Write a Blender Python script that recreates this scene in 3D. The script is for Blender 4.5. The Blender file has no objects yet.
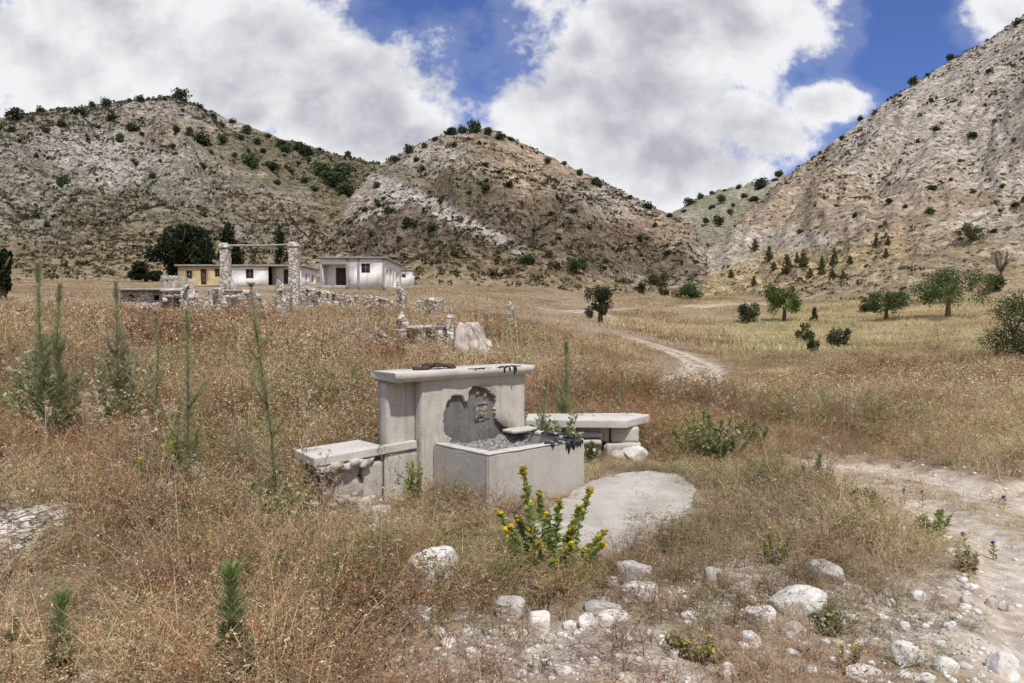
import bpy, bmesh, math, random
import numpy as np
from mathutils import Vector, Matrix

random.seed(7)
RNG = np.random.default_rng(11)
SC = bpy.context.scene
COL = SC.collection

# ------------------------------------------------------------------ camera
EYE = 1.65
F = 1024 * 26.0 / 36.0
PITCH = math.radians(1.82)
CX, CY = 512.0, 341.5
HOR = CY - F * math.tan(PITCH)
cam_d = bpy.data.cameras.new('camera')
cam_d.lens = 26.0
cam_d.sensor_width = 36.0
cam_d.clip_start = 0.05
cam_d.clip_end = 6000
cam = bpy.data.objects.new('camera', cam_d)
cam.location = (0, 0, EYE)
cam.rotation_euler = (math.pi / 2 - PITCH, 0, 0)
COL.objects.link(cam)
SC.camera = cam

# ------------------------------------------------------------------ light
SUNV = Vector((0.22, -0.55, 1.0)).normalized()
EL = math.asin(SUNV.z)
AZ = math.atan2(SUNV.x, SUNV.y)
sd = bpy.data.lights.new('sun', 'SUN')
sd.energy = 3.6
sd.angle = math.radians(1.5)
sd.color = (1.0, 0.955, 0.89)
so = bpy.data.objects.new('sun', sd)
so.rotation_euler = SUNV.to_track_quat('Z', 'Y').to_euler()
so.location = (20, -50, 120)
COL.objects.link(so)

SC.view_settings.view_transform = 'Standard'
SC.view_settings.look = 'None'
SC.view_settings.exposure = 0.14
SC.view_settings.gamma = 1.0
SC.view_settings.use_curve_mapping = False
SC.render.engine = 'CYCLES'
SC.cycles.use_denoising = True
try:
    SC.cycles.denoiser = 'OPENIMAGEDENOISE'
    SC.cycles.denoising_input_passes = 'RGB_ALBEDO_NORMAL'
except Exception:
    pass
SC.cycles.max_bounces = 6
SC.cycles.diffuse_bounces = 3
SC.cycles.transparent_max_bounces = 4
SC.cycles.sample_clamp_indirect = 4.0


class NT:
    """tiny node-graph helper"""
    def __init__(self, tree):
        self.t = tree
        tree.nodes.clear()

    def n(self, typ, **kw):
        nd = self.t.nodes.new(typ)
        for k, v in kw.items():
            setattr(nd, k, v)
        return nd

    def put(self, sock, v):
        if v is None:
            return
        if isinstance(v, bpy.types.NodeSocket):
            self.t.links.new(v, sock)
        elif isinstance(v, (tuple, list)) and len(v) == 3 and sock.type == 'RGBA':
            sock.default_value = (*v, 1)
        else:
            sock.default_value = v

    def math(self, op, a, b=None, c=None, clamp=False):
        nd = self.n('ShaderNodeMath', operation=op)
        nd.use_clamp = clamp
        for i, v in enumerate((a, b, c)):
            self.put(nd.inputs[i], v)
        return nd.outputs[0]

    def mix(self, fac, a, b, blend='MIX'):
        nd = self.n('ShaderNodeMix', data_type='RGBA', blend_type=blend)
        self.put(nd.inputs[0], fac)
        self.put(nd.inputs[6], a)
        self.put(nd.inputs[7], b)
        return nd.outputs[2]

    def noise(self, vec, scale, detail=4, rough=0.55, dist=0.0):
        nd = self.n('ShaderNodeTexNoise')
        self.put(nd.inputs['Vector'], vec)
        nd.inputs['Scale'].default_value = scale
        nd.inputs['Detail'].default_value = detail
        nd.inputs['Roughness'].default_value = rough
        nd.inputs['Distortion'].default_value = dist
        return nd.outputs[0]

    def voro(self, vec, scale, feature='F1', out=0, rnd=1.0):
        nd = self.n('ShaderNodeTexVoronoi', feature=feature)
        self.put(nd.inputs['Vector'], vec)
        nd.inputs['Scale'].default_value = scale
        nd.inputs['Randomness'].default_value = rnd
        return nd.outputs[out]

    def ss(self, v, lo, hi, t0=0.0, t1=1.0):
        nd = self.n('ShaderNodeMapRange', interpolation_type='SMOOTHSTEP')
        self.put(nd.inputs[0], v)
        nd.inputs[1].default_value = lo
        nd.inputs[2].default_value = hi
        nd.inputs[3].default_value = t0
        nd.inputs[4].default_value = t1
        return nd.outputs[0]

    def mapping(self, vec, scale=(1, 1, 1), loc=(0, 0, 0), rot=(0, 0, 0)):
        nd = self.n('ShaderNodeMapping')
        self.put(nd.inputs[0], vec)
        nd.inputs[1].default_value = loc
        nd.inputs[2].default_value = rot
        nd.inputs[3].default_value = scale
        return nd.outputs[0]

    def coord(self):
        return self.n('ShaderNodeTexCoord').outputs['Object']

    def attr(self, name):
        return self.n('ShaderNodeAttribute', attribute_name=name)

    def bump(self, h, strength=0.5, dist=0.02):
        nd = self.n('ShaderNodeBump')
        self.put(nd.inputs['Height'], h)
        nd.inputs['Strength'].default_value = strength
        nd.inputs['Distance'].default_value = dist
        return nd.outputs[0]

    def surface(self, color, rough=0.9, normal=None, transl=0.0, spec=0.2):
        p = self.n('ShaderNodeBsdfPrincipled')
        self.put(p.inputs['Base Color'], color)
        self.put(p.inputs['Roughness'], rough)
        p.inputs['Specular IOR Level'].default_value = spec
        if normal is not None:
            self.put(p.inputs['Normal'], normal)
        out = self.n('ShaderNodeOutputMaterial')
        sh = p.outputs[0]
        if transl > 0:
            tr = self.n('ShaderNodeBsdfTranslucent')
            self.put(tr.inputs[0], color)
            mx = self.n('ShaderNodeMixShader')
            mx.inputs[0].default_value = transl
            self.t.links.new(sh, mx.inputs[1])
            self.t.links.new(tr.outputs[0], mx.inputs[2])
            sh = mx.outputs[0]
        self.t.links.new(sh, out.inputs[0])


def material(name):
    m = bpy.data.materials.new(name)
    m.use_nodes = True
    return m, NT(m.node_tree)


# ------------------------------------------------------------------ world: sky + clouds
world = bpy.data.worlds.new('World')
SC.world = world
world.use_nodes = True
w = NT(world.node_tree)
sky = w.n('ShaderNodeTexSky', sky_type='NISHITA')
sky.sun_disc = False
sky.sun_elevation = EL
sky.sun_rotation = AZ
sky.altitude = 300
sky.air_density = 1.0
sky.dust_density = 0.3
sky.ozone_density = 3.0
dirn = w.n('ShaderNodeTexCoord').outputs['Generated']
sep = w.n('ShaderNodeSeparateXYZ')
w.put(sep.inputs[0], dirn)
dx, dy, dz = sep.outputs
dys = w.math('MAXIMUM', w.math('ABSOLUTE', dy), 0.05)
sx = w.math('DIVIDE', dx, dys)
ez = w.math('DIVIDE', dz, dys)
cv = w.n('ShaderNodeCombineXYZ')
w.put(cv.inputs[0], sx); w.put(cv.inputs[1], ez); w.put(cv.inputs[2], dy)
cvec = w.mapping(cv.outputs[0], scale=(1.0, 1.12, 1.0))
n_big = w.noise(cvec, 5.6, 8, 0.56, 0.1)
n_fine = w.noise(cvec, 19.0, 5, 0.6, 0.0)


def blob(u, v, a, b):
    s0, e0, a, b = (u - 512) / F, (HOR - v) / F, a / F, b / F
    q1 = w.math('DIVIDE', w.math('SUBTRACT', sx, s0), a)
    q2 = w.math('DIVIDE', w.math('SUBTRACT', ez, e0), b)
    d = w.math('ADD', w.math('MULTIPLY', q1, q1), w.math('MULTIPLY', q2, q2))
    return w.math('SUBTRACT', 1.0, w.math('SQRT', d))


CLOUDS = [(120, 60, 330, 150), (-150, 40, 260, 200), (330, 100, 100, 90), (370, 130, 70, 56), (255, 40, 140, 90), (418, 140, 34, 26),
          (668, 20, 150, 105), (640, 85, 150, 100), (585, 52, 46, 40), (650, 150, 160, 75), (600, 140, 76, 48), (735, 125, 115, 52),
          (815, 106, 64, 26), (655, 190, 60, 22), (1030, 18, 96, 40), (1090, 0, 140, 60), (680, -60, 160, 110)]
field = None
for c in CLOUDS:
    b_ = blob(*c)
    field = b_ if field is None else w.math('SMOOTH_MAX', field, b_, 0.10)
# away from the part of the sky laid out above, broken cloud everywhere
wild = w.math('MULTIPLY', w.math('SUBTRACT', n_big, 0.47), 3.0)
back = w.ss(dy, 0.35, 0.15)
high = w.ss(ez, 0.62, 0.95)
outm = w.math('MAXIMUM', back, high)
field = w.math('MAXIMUM', field, -0.6)
mx_ = w.n('ShaderNodeMix', data_type='FLOAT')
w.put(mx_.inputs[0], outm); w.put(mx_.inputs[2], field); w.put(mx_.inputs[3], wild)
field = mx_.outputs[0]
pert = w.math('ADD', w.math('MULTIPLY', w.math('SUBTRACT', n_big, 0.5), 2.2),
              w.math('MULTIPLY', w.math('SUBTRACT', n_fine, 0.5), 0.8))
dens = w.math('ADD', field, pert)
cover = w.ss(dens, -0.05, 0.30)
veil = w.math('MULTIPLY', w.ss(dens, -0.34, 0.05), 0.14)
cover = w.math('MAXIMUM', cover, veil)
# cloud tone: bright billowing rims, greyer flat middles and bases
n_sh = w.noise(w.mapping(cvec, loc=(-0.012, -0.04, 0.0)), 5.6, 8, 0.56, 0.1)
relief = w.math('SUBTRACT', n_big, n_sh)
thick = w.ss(dens, 0.12, 0.75)
tone = w.math('SUBTRACT', 1.0, w.math('MULTIPLY', thick, 0.25))
tone = w.math('ADD', tone, w.math('MULTIPLY', relief, 1.35))
n_t = w.noise(w.mapping(cvec, loc=(3.1, 1.7, 0)), 2.6, 4, 0.5)
tone = w.math('ADD', tone, w.math('MULTIPLY', w.math('SUBTRACT', n_t, 0.5), 0.75))
tone = w.math('MINIMUM', w.math('MAXIMUM', tone, 0.56), 0.97)
ccol = w.mix(w.ss(tone, 0.5, 0.88), (0.885, 0.895, 1.02), (0.97, 0.972, 1.0))
cmul = w.n('ShaderNodeVectorMath', operation='SCALE')
w.put(cmul.inputs[0], ccol); w.put(cmul.inputs['Scale'], tone)
bg_s = w.n('ShaderNodeBackground')
tint = w.mix(1.0, sky.outputs[0], (0.70, 0.79, 1.24), 'MULTIPLY')
w.put(bg_s.inputs[0], tint)
bg_s.inputs[1].default_value = 0.085
bg_c = w.n('ShaderNodeBackground')
w.put(bg_c.inputs[0], cmul.outputs[0])
bg_c.inputs[1].default_value = 0.86
mxs = w.n('ShaderNodeMixShader')
w.put(mxs.inputs[0], cover)
world.node_tree.links.new(bg_s.outputs[0], mxs.inputs[1])
world.node_tree.links.new(bg_c.outputs[0], mxs.inputs[2])
wo = w.n('ShaderNodeOutputWorld')
world.node_tree.links.new(mxs.outputs[0], wo.inputs[0])


world.cycles.sampling_method = 'MANUAL'
world.cycles.sample_map_resolution = 256


# ------------------------------------------------------------------ numpy noise
def vnoise(x, y, seed=0):
    x = np.asarray(x, float); y = np.asarray(y, float)
    xi = np.floor(x); yi = np.floor(y)
    fx = x - xi; fy = y - yi
    fx = fx * fx * fx * (fx * (fx * 6 - 15) + 10)
    fy = fy * fy * fy * (fy * (fy * 6 - 15) + 10)
    xi = xi.astype(np.int64); yi = yi.astype(np.int64)

    def h(a, b):
        v = (a * 374761393 + b * 668265263 + seed * 1442695041) & 0xffffffff
        v = ((v ^ (v >> 13)) * 1274126177) & 0xffffffff
        v = v ^ (v >> 16)
        return v / 4294967295.0
    a = h(xi, yi); b = h(xi + 1, yi); c = h(xi, yi + 1); d = h(xi + 1, yi + 1)
    return (a + (b - a) * fx) * (1 - fy) + (c + (d - c) * fx) * fy


def fbm(x, y, seed=0, octv=4, gain=0.5):
    t = 0; a = 1; s = 0
    for i in range(octv):
        t = t + a * vnoise(x * 2 ** i + 17.3 * i, y * 2 ** i - 9.1 * i, seed + i * 31)
        s += a; a *= gain
    return t / s          # 0..1


def sstep(v, lo, hi):
    t = np.clip((v - lo) / (hi - lo), 0, 1)
    return t * t * (3 - 2 * t)


# ------------------------------------------------------------------ terrain height
TU = [-200, 0, 150, 300, 450, 600, 700, 800, 900, 1024, 1250]
TY = [0, 3, 8, 15, 25, 40, 60, 80, 110, 150, 200, 300]
TZ = np.array([
    [.05, .0, 0, 0, 0, 0, 0, 0, 0, 0, 0],
    [.1, .03, 0, 0, 0, 0, 0, 0, 0, 0, 0],
    [.3, .15, .08, 0, 0, 0, 0, -.05, -.1, -.1, -.1],
    [.8, .6, .5, .4, .2, .02, -.12, -.2, -.25, -.2, -.1],
    [1.1, .9, .85, .8, .75, .1, -.4, -.5, -.5, -.4, 0],
    [1.9, 1.6, 1.5, 1.6, 1.75, .5, -.6, -.8, -.7, -.5, .3],
    [3.1, 2.9, 2.8, 2.9, 3.2, 1.0, -.3, -.7, -.6, .2, 1.5],
    [4.5, 4.4, 4.3, 4.4, 4.6, 2.0, 1.0, .7, 1.2, 2.2, 4],
    [6.5, 6.7, 6.8, 6.7, 6.4, 4.0, 2.5, 2.8, 3.8, 5.2, 8],
    [9, 9.3, 9.3, 9.0, 9, 7, 5.5, 6, 9, 12, 16],
    [13, 13, 13, 12.5, 13, 11, 9.5, 12, 16, 20, 26],
    [20, 20, 20, 20, 20, 18, 17, 22, 30, 36, 44]], float)


def _resample():
    gu = np.arange(-400, 1501, 12.0)
    gl = np.linspace(0, 1, 220)
    gy = 300 * gl ** 2
    rows = np.array([np.interp(gu, TU, r) for r in TZ])
    g = np.array([np.interp(gy, TY, rows[:, j]) for j in range(len(gu))]).T
    k = np.exp(-0.5 * (np.arange(-6, 7) / 2.4) ** 2); k /= k.sum()

    def blur(a, ax):
        p = [(0, 0), (0, 0)]; p[ax] = (6, 6)
        b = np.pad(a, p, mode='edge')
        return sum(k[i] * np.take(b, np.arange(i, i + a.shape[ax]), axis=ax) for i in range(13))
    g = blur(g, 1)
    g = blur(g, 0)
    return gu, gy, g


GU, GY, GZ = _resample()


def base_h(u, Y):
    fu = np.clip((u + 400) / 12.0, 0, len(GU) - 1.001)
    fy = np.clip(np.sqrt(np.clip(Y, 0, 300) / 300.0) * 219, 0, 218.999)
    iu = fu.astype(int); iy = fy.astype(int)
    a = fu - iu; b = fy - iy
    z = (GZ[iy, iu] * (1 - a) + GZ[iy, iu + 1] * a) * (1 - b) + (GZ[iy + 1, iu] * (1 - a) + GZ[iy + 1, iu + 1] * a) * b
    return z + np.clip(Y - 300, 0, None) * 0.07


def smooth_curve(pts, w_=16):
    g = np.arange(-600, 1701, 4.0)
    v = np.interp(g, [p[0] for p in pts], [p[1] for p in pts])
    k = np.exp(-0.5 * (np.arange(-24, 25) * 4.0 / w_) ** 2); k /= k.sum()
    v = np.convolve(np.pad(v, 24, mode='edge'), k, mode='valid')
    return lambda u: np.interp(u, g, v)


HILLS = [
    dict(ridge=[(-400, 175), (-100, 140), (0, 121), (60, 112), (110, 104), (160, 99), (182, 99), (215, 114), (260, 131), (310, 146), (350, 157),
                (400, 166), (460, 205), (520, 260), (600, 330), (1600, 420)],
         dist=[(-400, 380), (180, 380), (420, 330), (600, 300)], foot=[(-400, 130), (0, 135), (300, 150), (500, 180)], seed=3, amp=7.0),
    dict(ridge=[(-600, 420), (200, 330), (262, 285), (300, 246), (340, 206), (380, 165), (400, 154), (440, 136), (480, 129), (505, 135), (540, 151), (580, 171),
                (620, 191), (660, 210), (690, 221), (706, 246), (724, 272), (760, 310), (900, 420), (1600, 500)],
         dist=[(200, 200), (300, 235), (400, 290), (480, 310), (620, 280), (700, 220), (780, 190)],
         foot=[(200, 150), (300, 140), (450, 118), (600, 128), (700, 150), (780, 170)], seed=23, amp=6.0),
    dict(ridge=[(-600, 420), (560, 330), (620, 256), (660, 217), (690, 199), (715, 189), (745, 183), (775, 176), (800, 172), (860, 170), (1000, 240), (1600, 420)],
         dist=[(600, 520), (800, 600)], foot=[(600, 330), (800, 360)], seed=51, amp=8.0),
    dict(ridge=[(-600, 420), (640, 330), (684, 285), (700, 258), (720, 236), (740, 217), (780, 181), (830, 143), (880, 106), (930, 73), (980, 44), (1024, 14),
                (1100, -35), (1300, -130), (1600, -170)],
         dist=[(680, 190), (760, 250), (880, 320), (1024, 370), (1300, 380)],
         foot=[(680, 160), (740, 140), (800, 122), (900, 112), (1024, 104), (1300, 95)], seed=77, amp=6.0),
]
for h in HILLS:
    h['fr'] = smooth_curve(h['ridge'], 7)
    h['fd'] = smooth_curve(h['dist'], 60)
    h['ff'] = smooth_curve(h['foot'], 40)


def uY(x, y):
    th = np.arctan2(x, y)
    r = np.hypot(x, y)
    lim = math.radians(54)
    tc = np.clip(th, -lim, lim)
    u = 512 + F * np.tan(tc)
    return u, r * np.cos(tc)


# footprint of things that stand on levelled ground
def near_bumps(x, y, r):
    b = (fbm(x / 1.7, y / 1.7, 5, 4) - 0.5) * 0.14 + (fbm(x / .35, y / .35, 8, 3) - .5) * .05
    b = b * sstep(r, 60, 25) + (fbm(x / 14., y / 14., 9, 4) - 0.5) * 0.9 * sstep(r, 22, 60)
    # keep flat round the fountain
    d = np.hypot((x - 0.1), (y - 7.6))
    return b * (0.25 + 0.75 * sstep(d, 1.6, 3.2))


def track_w(x, y):
    """0..1 weight of the bare dirt track, and the signed distance across it"""
    d = np.full(np.shape(x), 1e9)
    for pts, hw in TRACKS:
        for (x0, y0), (x1, y1) in zip(pts[:-1], pts[1:]):
            ex, ey = x1 - x0, y1 - y0
            t = np.clip(((x - x0) * ex + (y - y0) * ey) / (ex * ex + ey * ey), 0, 1)
            dd = np.hypot(x - x0 - t * ex, y - y0 - t * ey) / hw
            d = np.minimum(d, dd)
    return d


def spline(pts, n=6):
    out = []
    P = [pts[0]] + list(pts) + [pts[-1]]
    for i in range(1, len(P) - 2):
        p0, p1, p2, p3 = [np.array(P[j], float) for j in (i - 1, i, i + 1, i + 2)]
        for k in range(n):
            t = k / n
            out.append(tuple(0.5 * ((2 * p1) + (-p0 + p2) * t + (2 * p0 - 5 * p1 + 4 * p2 - p3) * t * t + (-p0 + 3 * p1 - 3 * p2 + p3) * t ** 3)))
    out.append(tuple(pts[-1]))
    return out


TRACKS = [
    (spline([(1.2, -4.0), (2.05, .8), (2.75, 2.6), (3.15, 3.5), (3.65, 4.4), (4.2, 5.5), (4.35, 6.7), (4.28, 7.7), (4.1, 8.3)]), 0.76),
    (spline([(4.3, 6.9), (5.4, 7.35), (7, 7.6), (10, 8.4), (16, 9.5)]), 0.40),
    (spline([(4.2, 19), (4.75, 21), (6.6, 26), (8.0, 31), (8.9, 36), (9.3, 41), (8.8, 45), (7.9, 48)]), .85),
    (spline([(9.8, 78), (8.6, 81), (6.4, 83), (3.6, 84)]), 0.8),
    (spline([(27, 118), (30, 122), (36, 126), (44, 124)]), 2.2),
    (spline([(3, 69), (6, 74), (12, 90), (24, 112), (29, 120)]), 0.7),
]


def H(x, y, want=False):
    x = np.asarray(x, float); y = np.asarray(y, float)
    u, Y = uY(x, y)
    r = np.hypot(x, y)
    zb = base_h(u, Y)
    z = zb + near_bumps(x, y, r)
    dt = track_w(x, y)
    z = z - 0.05 * sstep(dt, 1.15, 0.8) - .035 * sstep(np.abs(dt - .62), .36, .12)
    z = z + (fbm(x / 26., y / 17., 14, 3) - .5) * 3.2 * sstep(r, 45, 85) * sstep(x, -6, 8) * (1 - sstep(r, 130, 200)) * sstep(dt, .8, 3.0)
    ident = np.zeros(np.shape(z), int)
    tt = np.zeros(np.shape(z))
    for i, h in enumerate(HILLS):
        yr, Yr, Yf = h['fr'](u), h['fd'](u), h['ff'](u)
        zr = EYE + (HOR - yr) / F * Yr
        zf = base_h(u, Yf) - 0.5
        t = (Y - Yf) / (Yr - Yf)
        rise = zr - zf
        hz = np.where(t < 1, zf + rise * (1.3 * t - 0.3 * t * np.abs(t)), zr - (Y - Yr) * 0.5)
        hz = np.where(t < 0, zf - (Yf - Y) * 0.25, hz)
        env = sstep(t, 0.0, 0.25) * (1 - 0.86 * sstep(t, 0.72, 1.0)) * sstep(rise, 4, 40)
        a = (u - 512) * 0.32
        wob = (fbm(a / 40., Y / 60., h['seed'] + 7, 3) - .5) * 60
        g = np.abs(fbm((a + wob) / 26., Y / 190., h['seed'], 4, .5) - 0.5) * 2
        g2 = np.abs(fbm((a + wob * .6) / 8., Y / 70., h['seed'] + 5, 3, .5) - .5) * 2
        hz = hz + env * (h['amp'] * (g * 2.2 - 0.9) + h['amp'] * .35 * (g2 * 2 - .9))
        e2 = sstep(t, -0.02, 0.12) * sstep(rise, 2, 20)
        hz = hz + e2 * ((fbm(x / 16., y / 16., h['seed'] + 2, 4) - .5) * 4.5 * (1 - .6 * sstep(t, .8, 1)) + (fbm(x / 3.4, y / 3.4, h['seed'] + 3, 3) - .5) * 1.5)
        # rock ledges: small steps following the strata
        st = (hz + .06 * x + (fbm(x / 30., y / 30., h['seed'] + 4, 3) - .5) * 9) / 3.2
        hz = hz + e2 * 0.55 * (np.abs((st % 1.0) - .5) * 2 - .5)
        better = hz > z
        z = np.where(better, hz, z)
        ident = np.where(better, i + 1, ident)
        tt = np.where(better, t, tt)
    if want:
        return z, ident, tt, u, Y, dt
    return z


def h1(x, y):
    return float(H(np.array([x]), np.array([y]))[0])


def proj(x, y, z):
    zz = z - EYE
    d = y * math.cos(PITCH) - zz * math.sin(PITCH)
    up = y * math.sin(PITCH) + zz * math.cos(PITCH)
    return CX + F * x / d, CY - F * up / d


def ray(u, v):
    a = (u - CX) / F; b = -(v - CY) / F
    dx, dy, dz = a, math.cos(PITCH) + b * math.sin(PITCH), -math.sin(PITCH) + b * math.cos(PITCH)
    return dx / dy, dz / dy        # per unit of world Y


def at(u, v, Y):
    a, b = ray(u, v)
    return Vector((a * Y, Y, EYE + b * Y))


_MY = np.concatenate([np.geomspace(1.5, 30, 700), np.geomspace(30.02, 700, 2600)])


def ground(u, v, ymin=1.5):
    """where the line of sight meets the terrain"""
    a, b = ray(u, v)
    Y = _MY[_MY >= ymin]
    z = H(a * Y, Y)
    k = np.argmax(z > EYE + b * Y)
    if not (z > EYE + b * Y).any():
        # just above a crest: stand on the nearest crest
        k = int(np.argmax((z - EYE) / Y))
    return Vector((a * Y[k], Y[k], z[k]))


# ------------------------------------------------------------------ mesh helpers
def tag(o, label=None, cat=None, group=None, kind=None):
    if label: o['label'] = label
    if cat: o['category'] = cat
    if group: o['group'] = group
    if kind: o['kind'] = kind
    return o


def link(name, me, parent=None, loc=None, rotz=None):
    o = bpy.data.objects.new(name, me)
    COL.objects.link(o)
    if parent is not None: o.parent = parent
    if loc is not None: o.location = loc
    if rotz is not None: o.rotation_euler = (0, 0, rotz)
    return o


def empty(name, loc, label=None, cat=None, group=None, rotz=0):
    o = bpy.data.objects.new(name, None)
    o.empty_display_size = 0.2
    COL.objects.link(o)
    o.location = loc
    o.rotation_euler = (0, 0, rotz)
    return tag(o, label, cat, group)


def np_mesh(name, V, tris=None, quads=None, mat=None, col=None, smooth=False):
    V = np.asarray(V, np.float32)
    me = bpy.data.meshes.new(name)
    nt = 0 if tris is None else len(tris)
    nq = 0 if quads is None else len(quads)
    me.vertices.add(len(V))
    me.vertices.foreach_set('co', V.ravel())
    loops = []
    if nt: loops.append(np.asarray(tris, np.int32).ravel())
    if nq: loops.append(np.asarray(quads, np.int32).ravel())
    lp = np.concatenate(loops)
    me.loops.add(len(lp))
    me.loops.foreach_set('vertex_index', lp)
    me.polygons.add(nt + nq)
    starts = np.concatenate([np.arange(nt) * 3, nt * 3 + np.arange(nq) * 4]).astype(np.int32)
    me.polygons.foreach_set('loop_start', starts)
    if smooth:
        me.polygons.foreach_set('use_smooth', np.ones(nt + nq, bool))
    if col is not None:
        a = me.attributes.new('Col', 'FLOAT_COLOR', 'POINT')
        c = np.ones((len(V), 4), np.float32)
        c[:, :3] = col
        a.data.foreach_set('color', c.ravel())
    me.update(calc_edges=True)
    me.validate()
    if mat: me.materials.append(mat)
    return me


class Soup:
    """collects vertices / triangles / colours for one mesh"""
    def __init__(self):
        self.v = []; self.t = []; self.c = []; self.n = 0

    def add(self, V, T, c=(1, 1, 1)):
        V = np.asarray(V, float); T = np.asarray(T, int)
        c = np.asarray(c, float)
        if c.ndim == 1: c = np.tile(c, (len(V), 1))
        self.v.append(V); self.t.append(T + self.n); self.c.append(c)
        self.n += len(V)
        return self

    def arrays(self):
        return np.concatenate(self.v), np.concatenate(self.t), np.concatenate(self.c)

    def mesh(self, name, mat=None, smooth=False):
        V, T, c = self.arrays()
        return np_mesh(name, V, tris=T, mat=mat, col=c, smooth=smooth)


def tube_arrays(pts, radii, sides=6):
    pts = [Vector(p) for p in pts]
    V = []; T = []
    n = len(pts)
    for i, p in enumerate(pts):
        d = (pts[min(i + 1, n - 1)] - pts[max(i - 1, 0)]).normalized()
        a = d.orthogonal().normalized(); b = d.cross(a)
        if i and a.dot(pa) < 0.2:
            a = (pa - d * pa.dot(d)).normalized(); b = d.cross(a)
        elif i:
            a = (pa - d * pa.dot(d)).normalized(); b = d.cross(a)
        pa = a
        for k in range(sides):
            th = 2 * math.pi * k / sides
            V.append(p + (a * math.cos(th) + b * math.sin(th)) * radii[i])
    for i in range(n - 1):
        for k in range(sides):
            k2 = (k + 1) % sides
            q = (i * sides + k, i * sides + k2, (i + 1) * sides + k2, (i + 1) * sides + k)
            T += [(q[0], q[1], q[2]), (q[0], q[2], q[3])]
    V.append(pts[-1]); e = len(V) - 1
    for k in range(sides):
        T.append(((n - 1) * sides + k, (n - 1) * sides + (k + 1) % sides, e))
    return np.array([tuple(v) for v in V]), np.array(T)


_ICO = {}


def ico(sub):
    if sub not in _ICO:
        bm = bmesh.new()
        bmesh.ops.create_icosphere(bm, subdivisions=sub, radius=1.0)
        V = np.array([tuple(v.co) for v in bm.verts]); T = np.array([[v.index for v in f.verts] for f in bm.faces])
        bm.free()
        _ICO[sub] = (V, T)
    return _ICO[sub]


def rock_arrays(size, seed, sub=3, cuts=7, rough=0.06, boxy=0.0):
    """angular limestone block: a ball cut by planes, roughened"""
    rg = np.random.default_rng(seed)
    V, T = ico(sub)
    V = V.copy()
    if boxy:
        e = np.array([rg.uniform(.56, .66) for _ in range(3)]) * (2 - boxy)
        V = np.clip(V * 1.12, -e, e)
        V /= np.abs(V).max(0)
        V *= .8
    for k in range(cuts):
        n = rg.normal(size=3); n /= np.linalg.norm(n)
        d = rg.uniform(.46, .80) if not boxy else rg.uniform(.60, .95)
        over = np.clip(V @ n - d, 0, None)
        V -= over[:, None] * n
    nz = (fbm(V[:, 0] * 2.2 + V[:, 2] * 1.3 + seed, V[:, 1] * 2.2 - V[:, 2] * 1.7, seed % 97, 4) - .5)
    V = V * (1 + nz * rough * (5 if not boxy else 3.2))[:, None]
    nz2 = (fbm(V[:, 0] * 7 + V[:, 2] * 5 + seed, V[:, 1] * 7 - V[:, 2] * 6, seed % 89, 2) - .5)
    V = V * (1 + nz2 * rough * 1.6)[:, None]
    V = V * (np.asarray(size) / 2.0 / .8)
    return V, T

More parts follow.
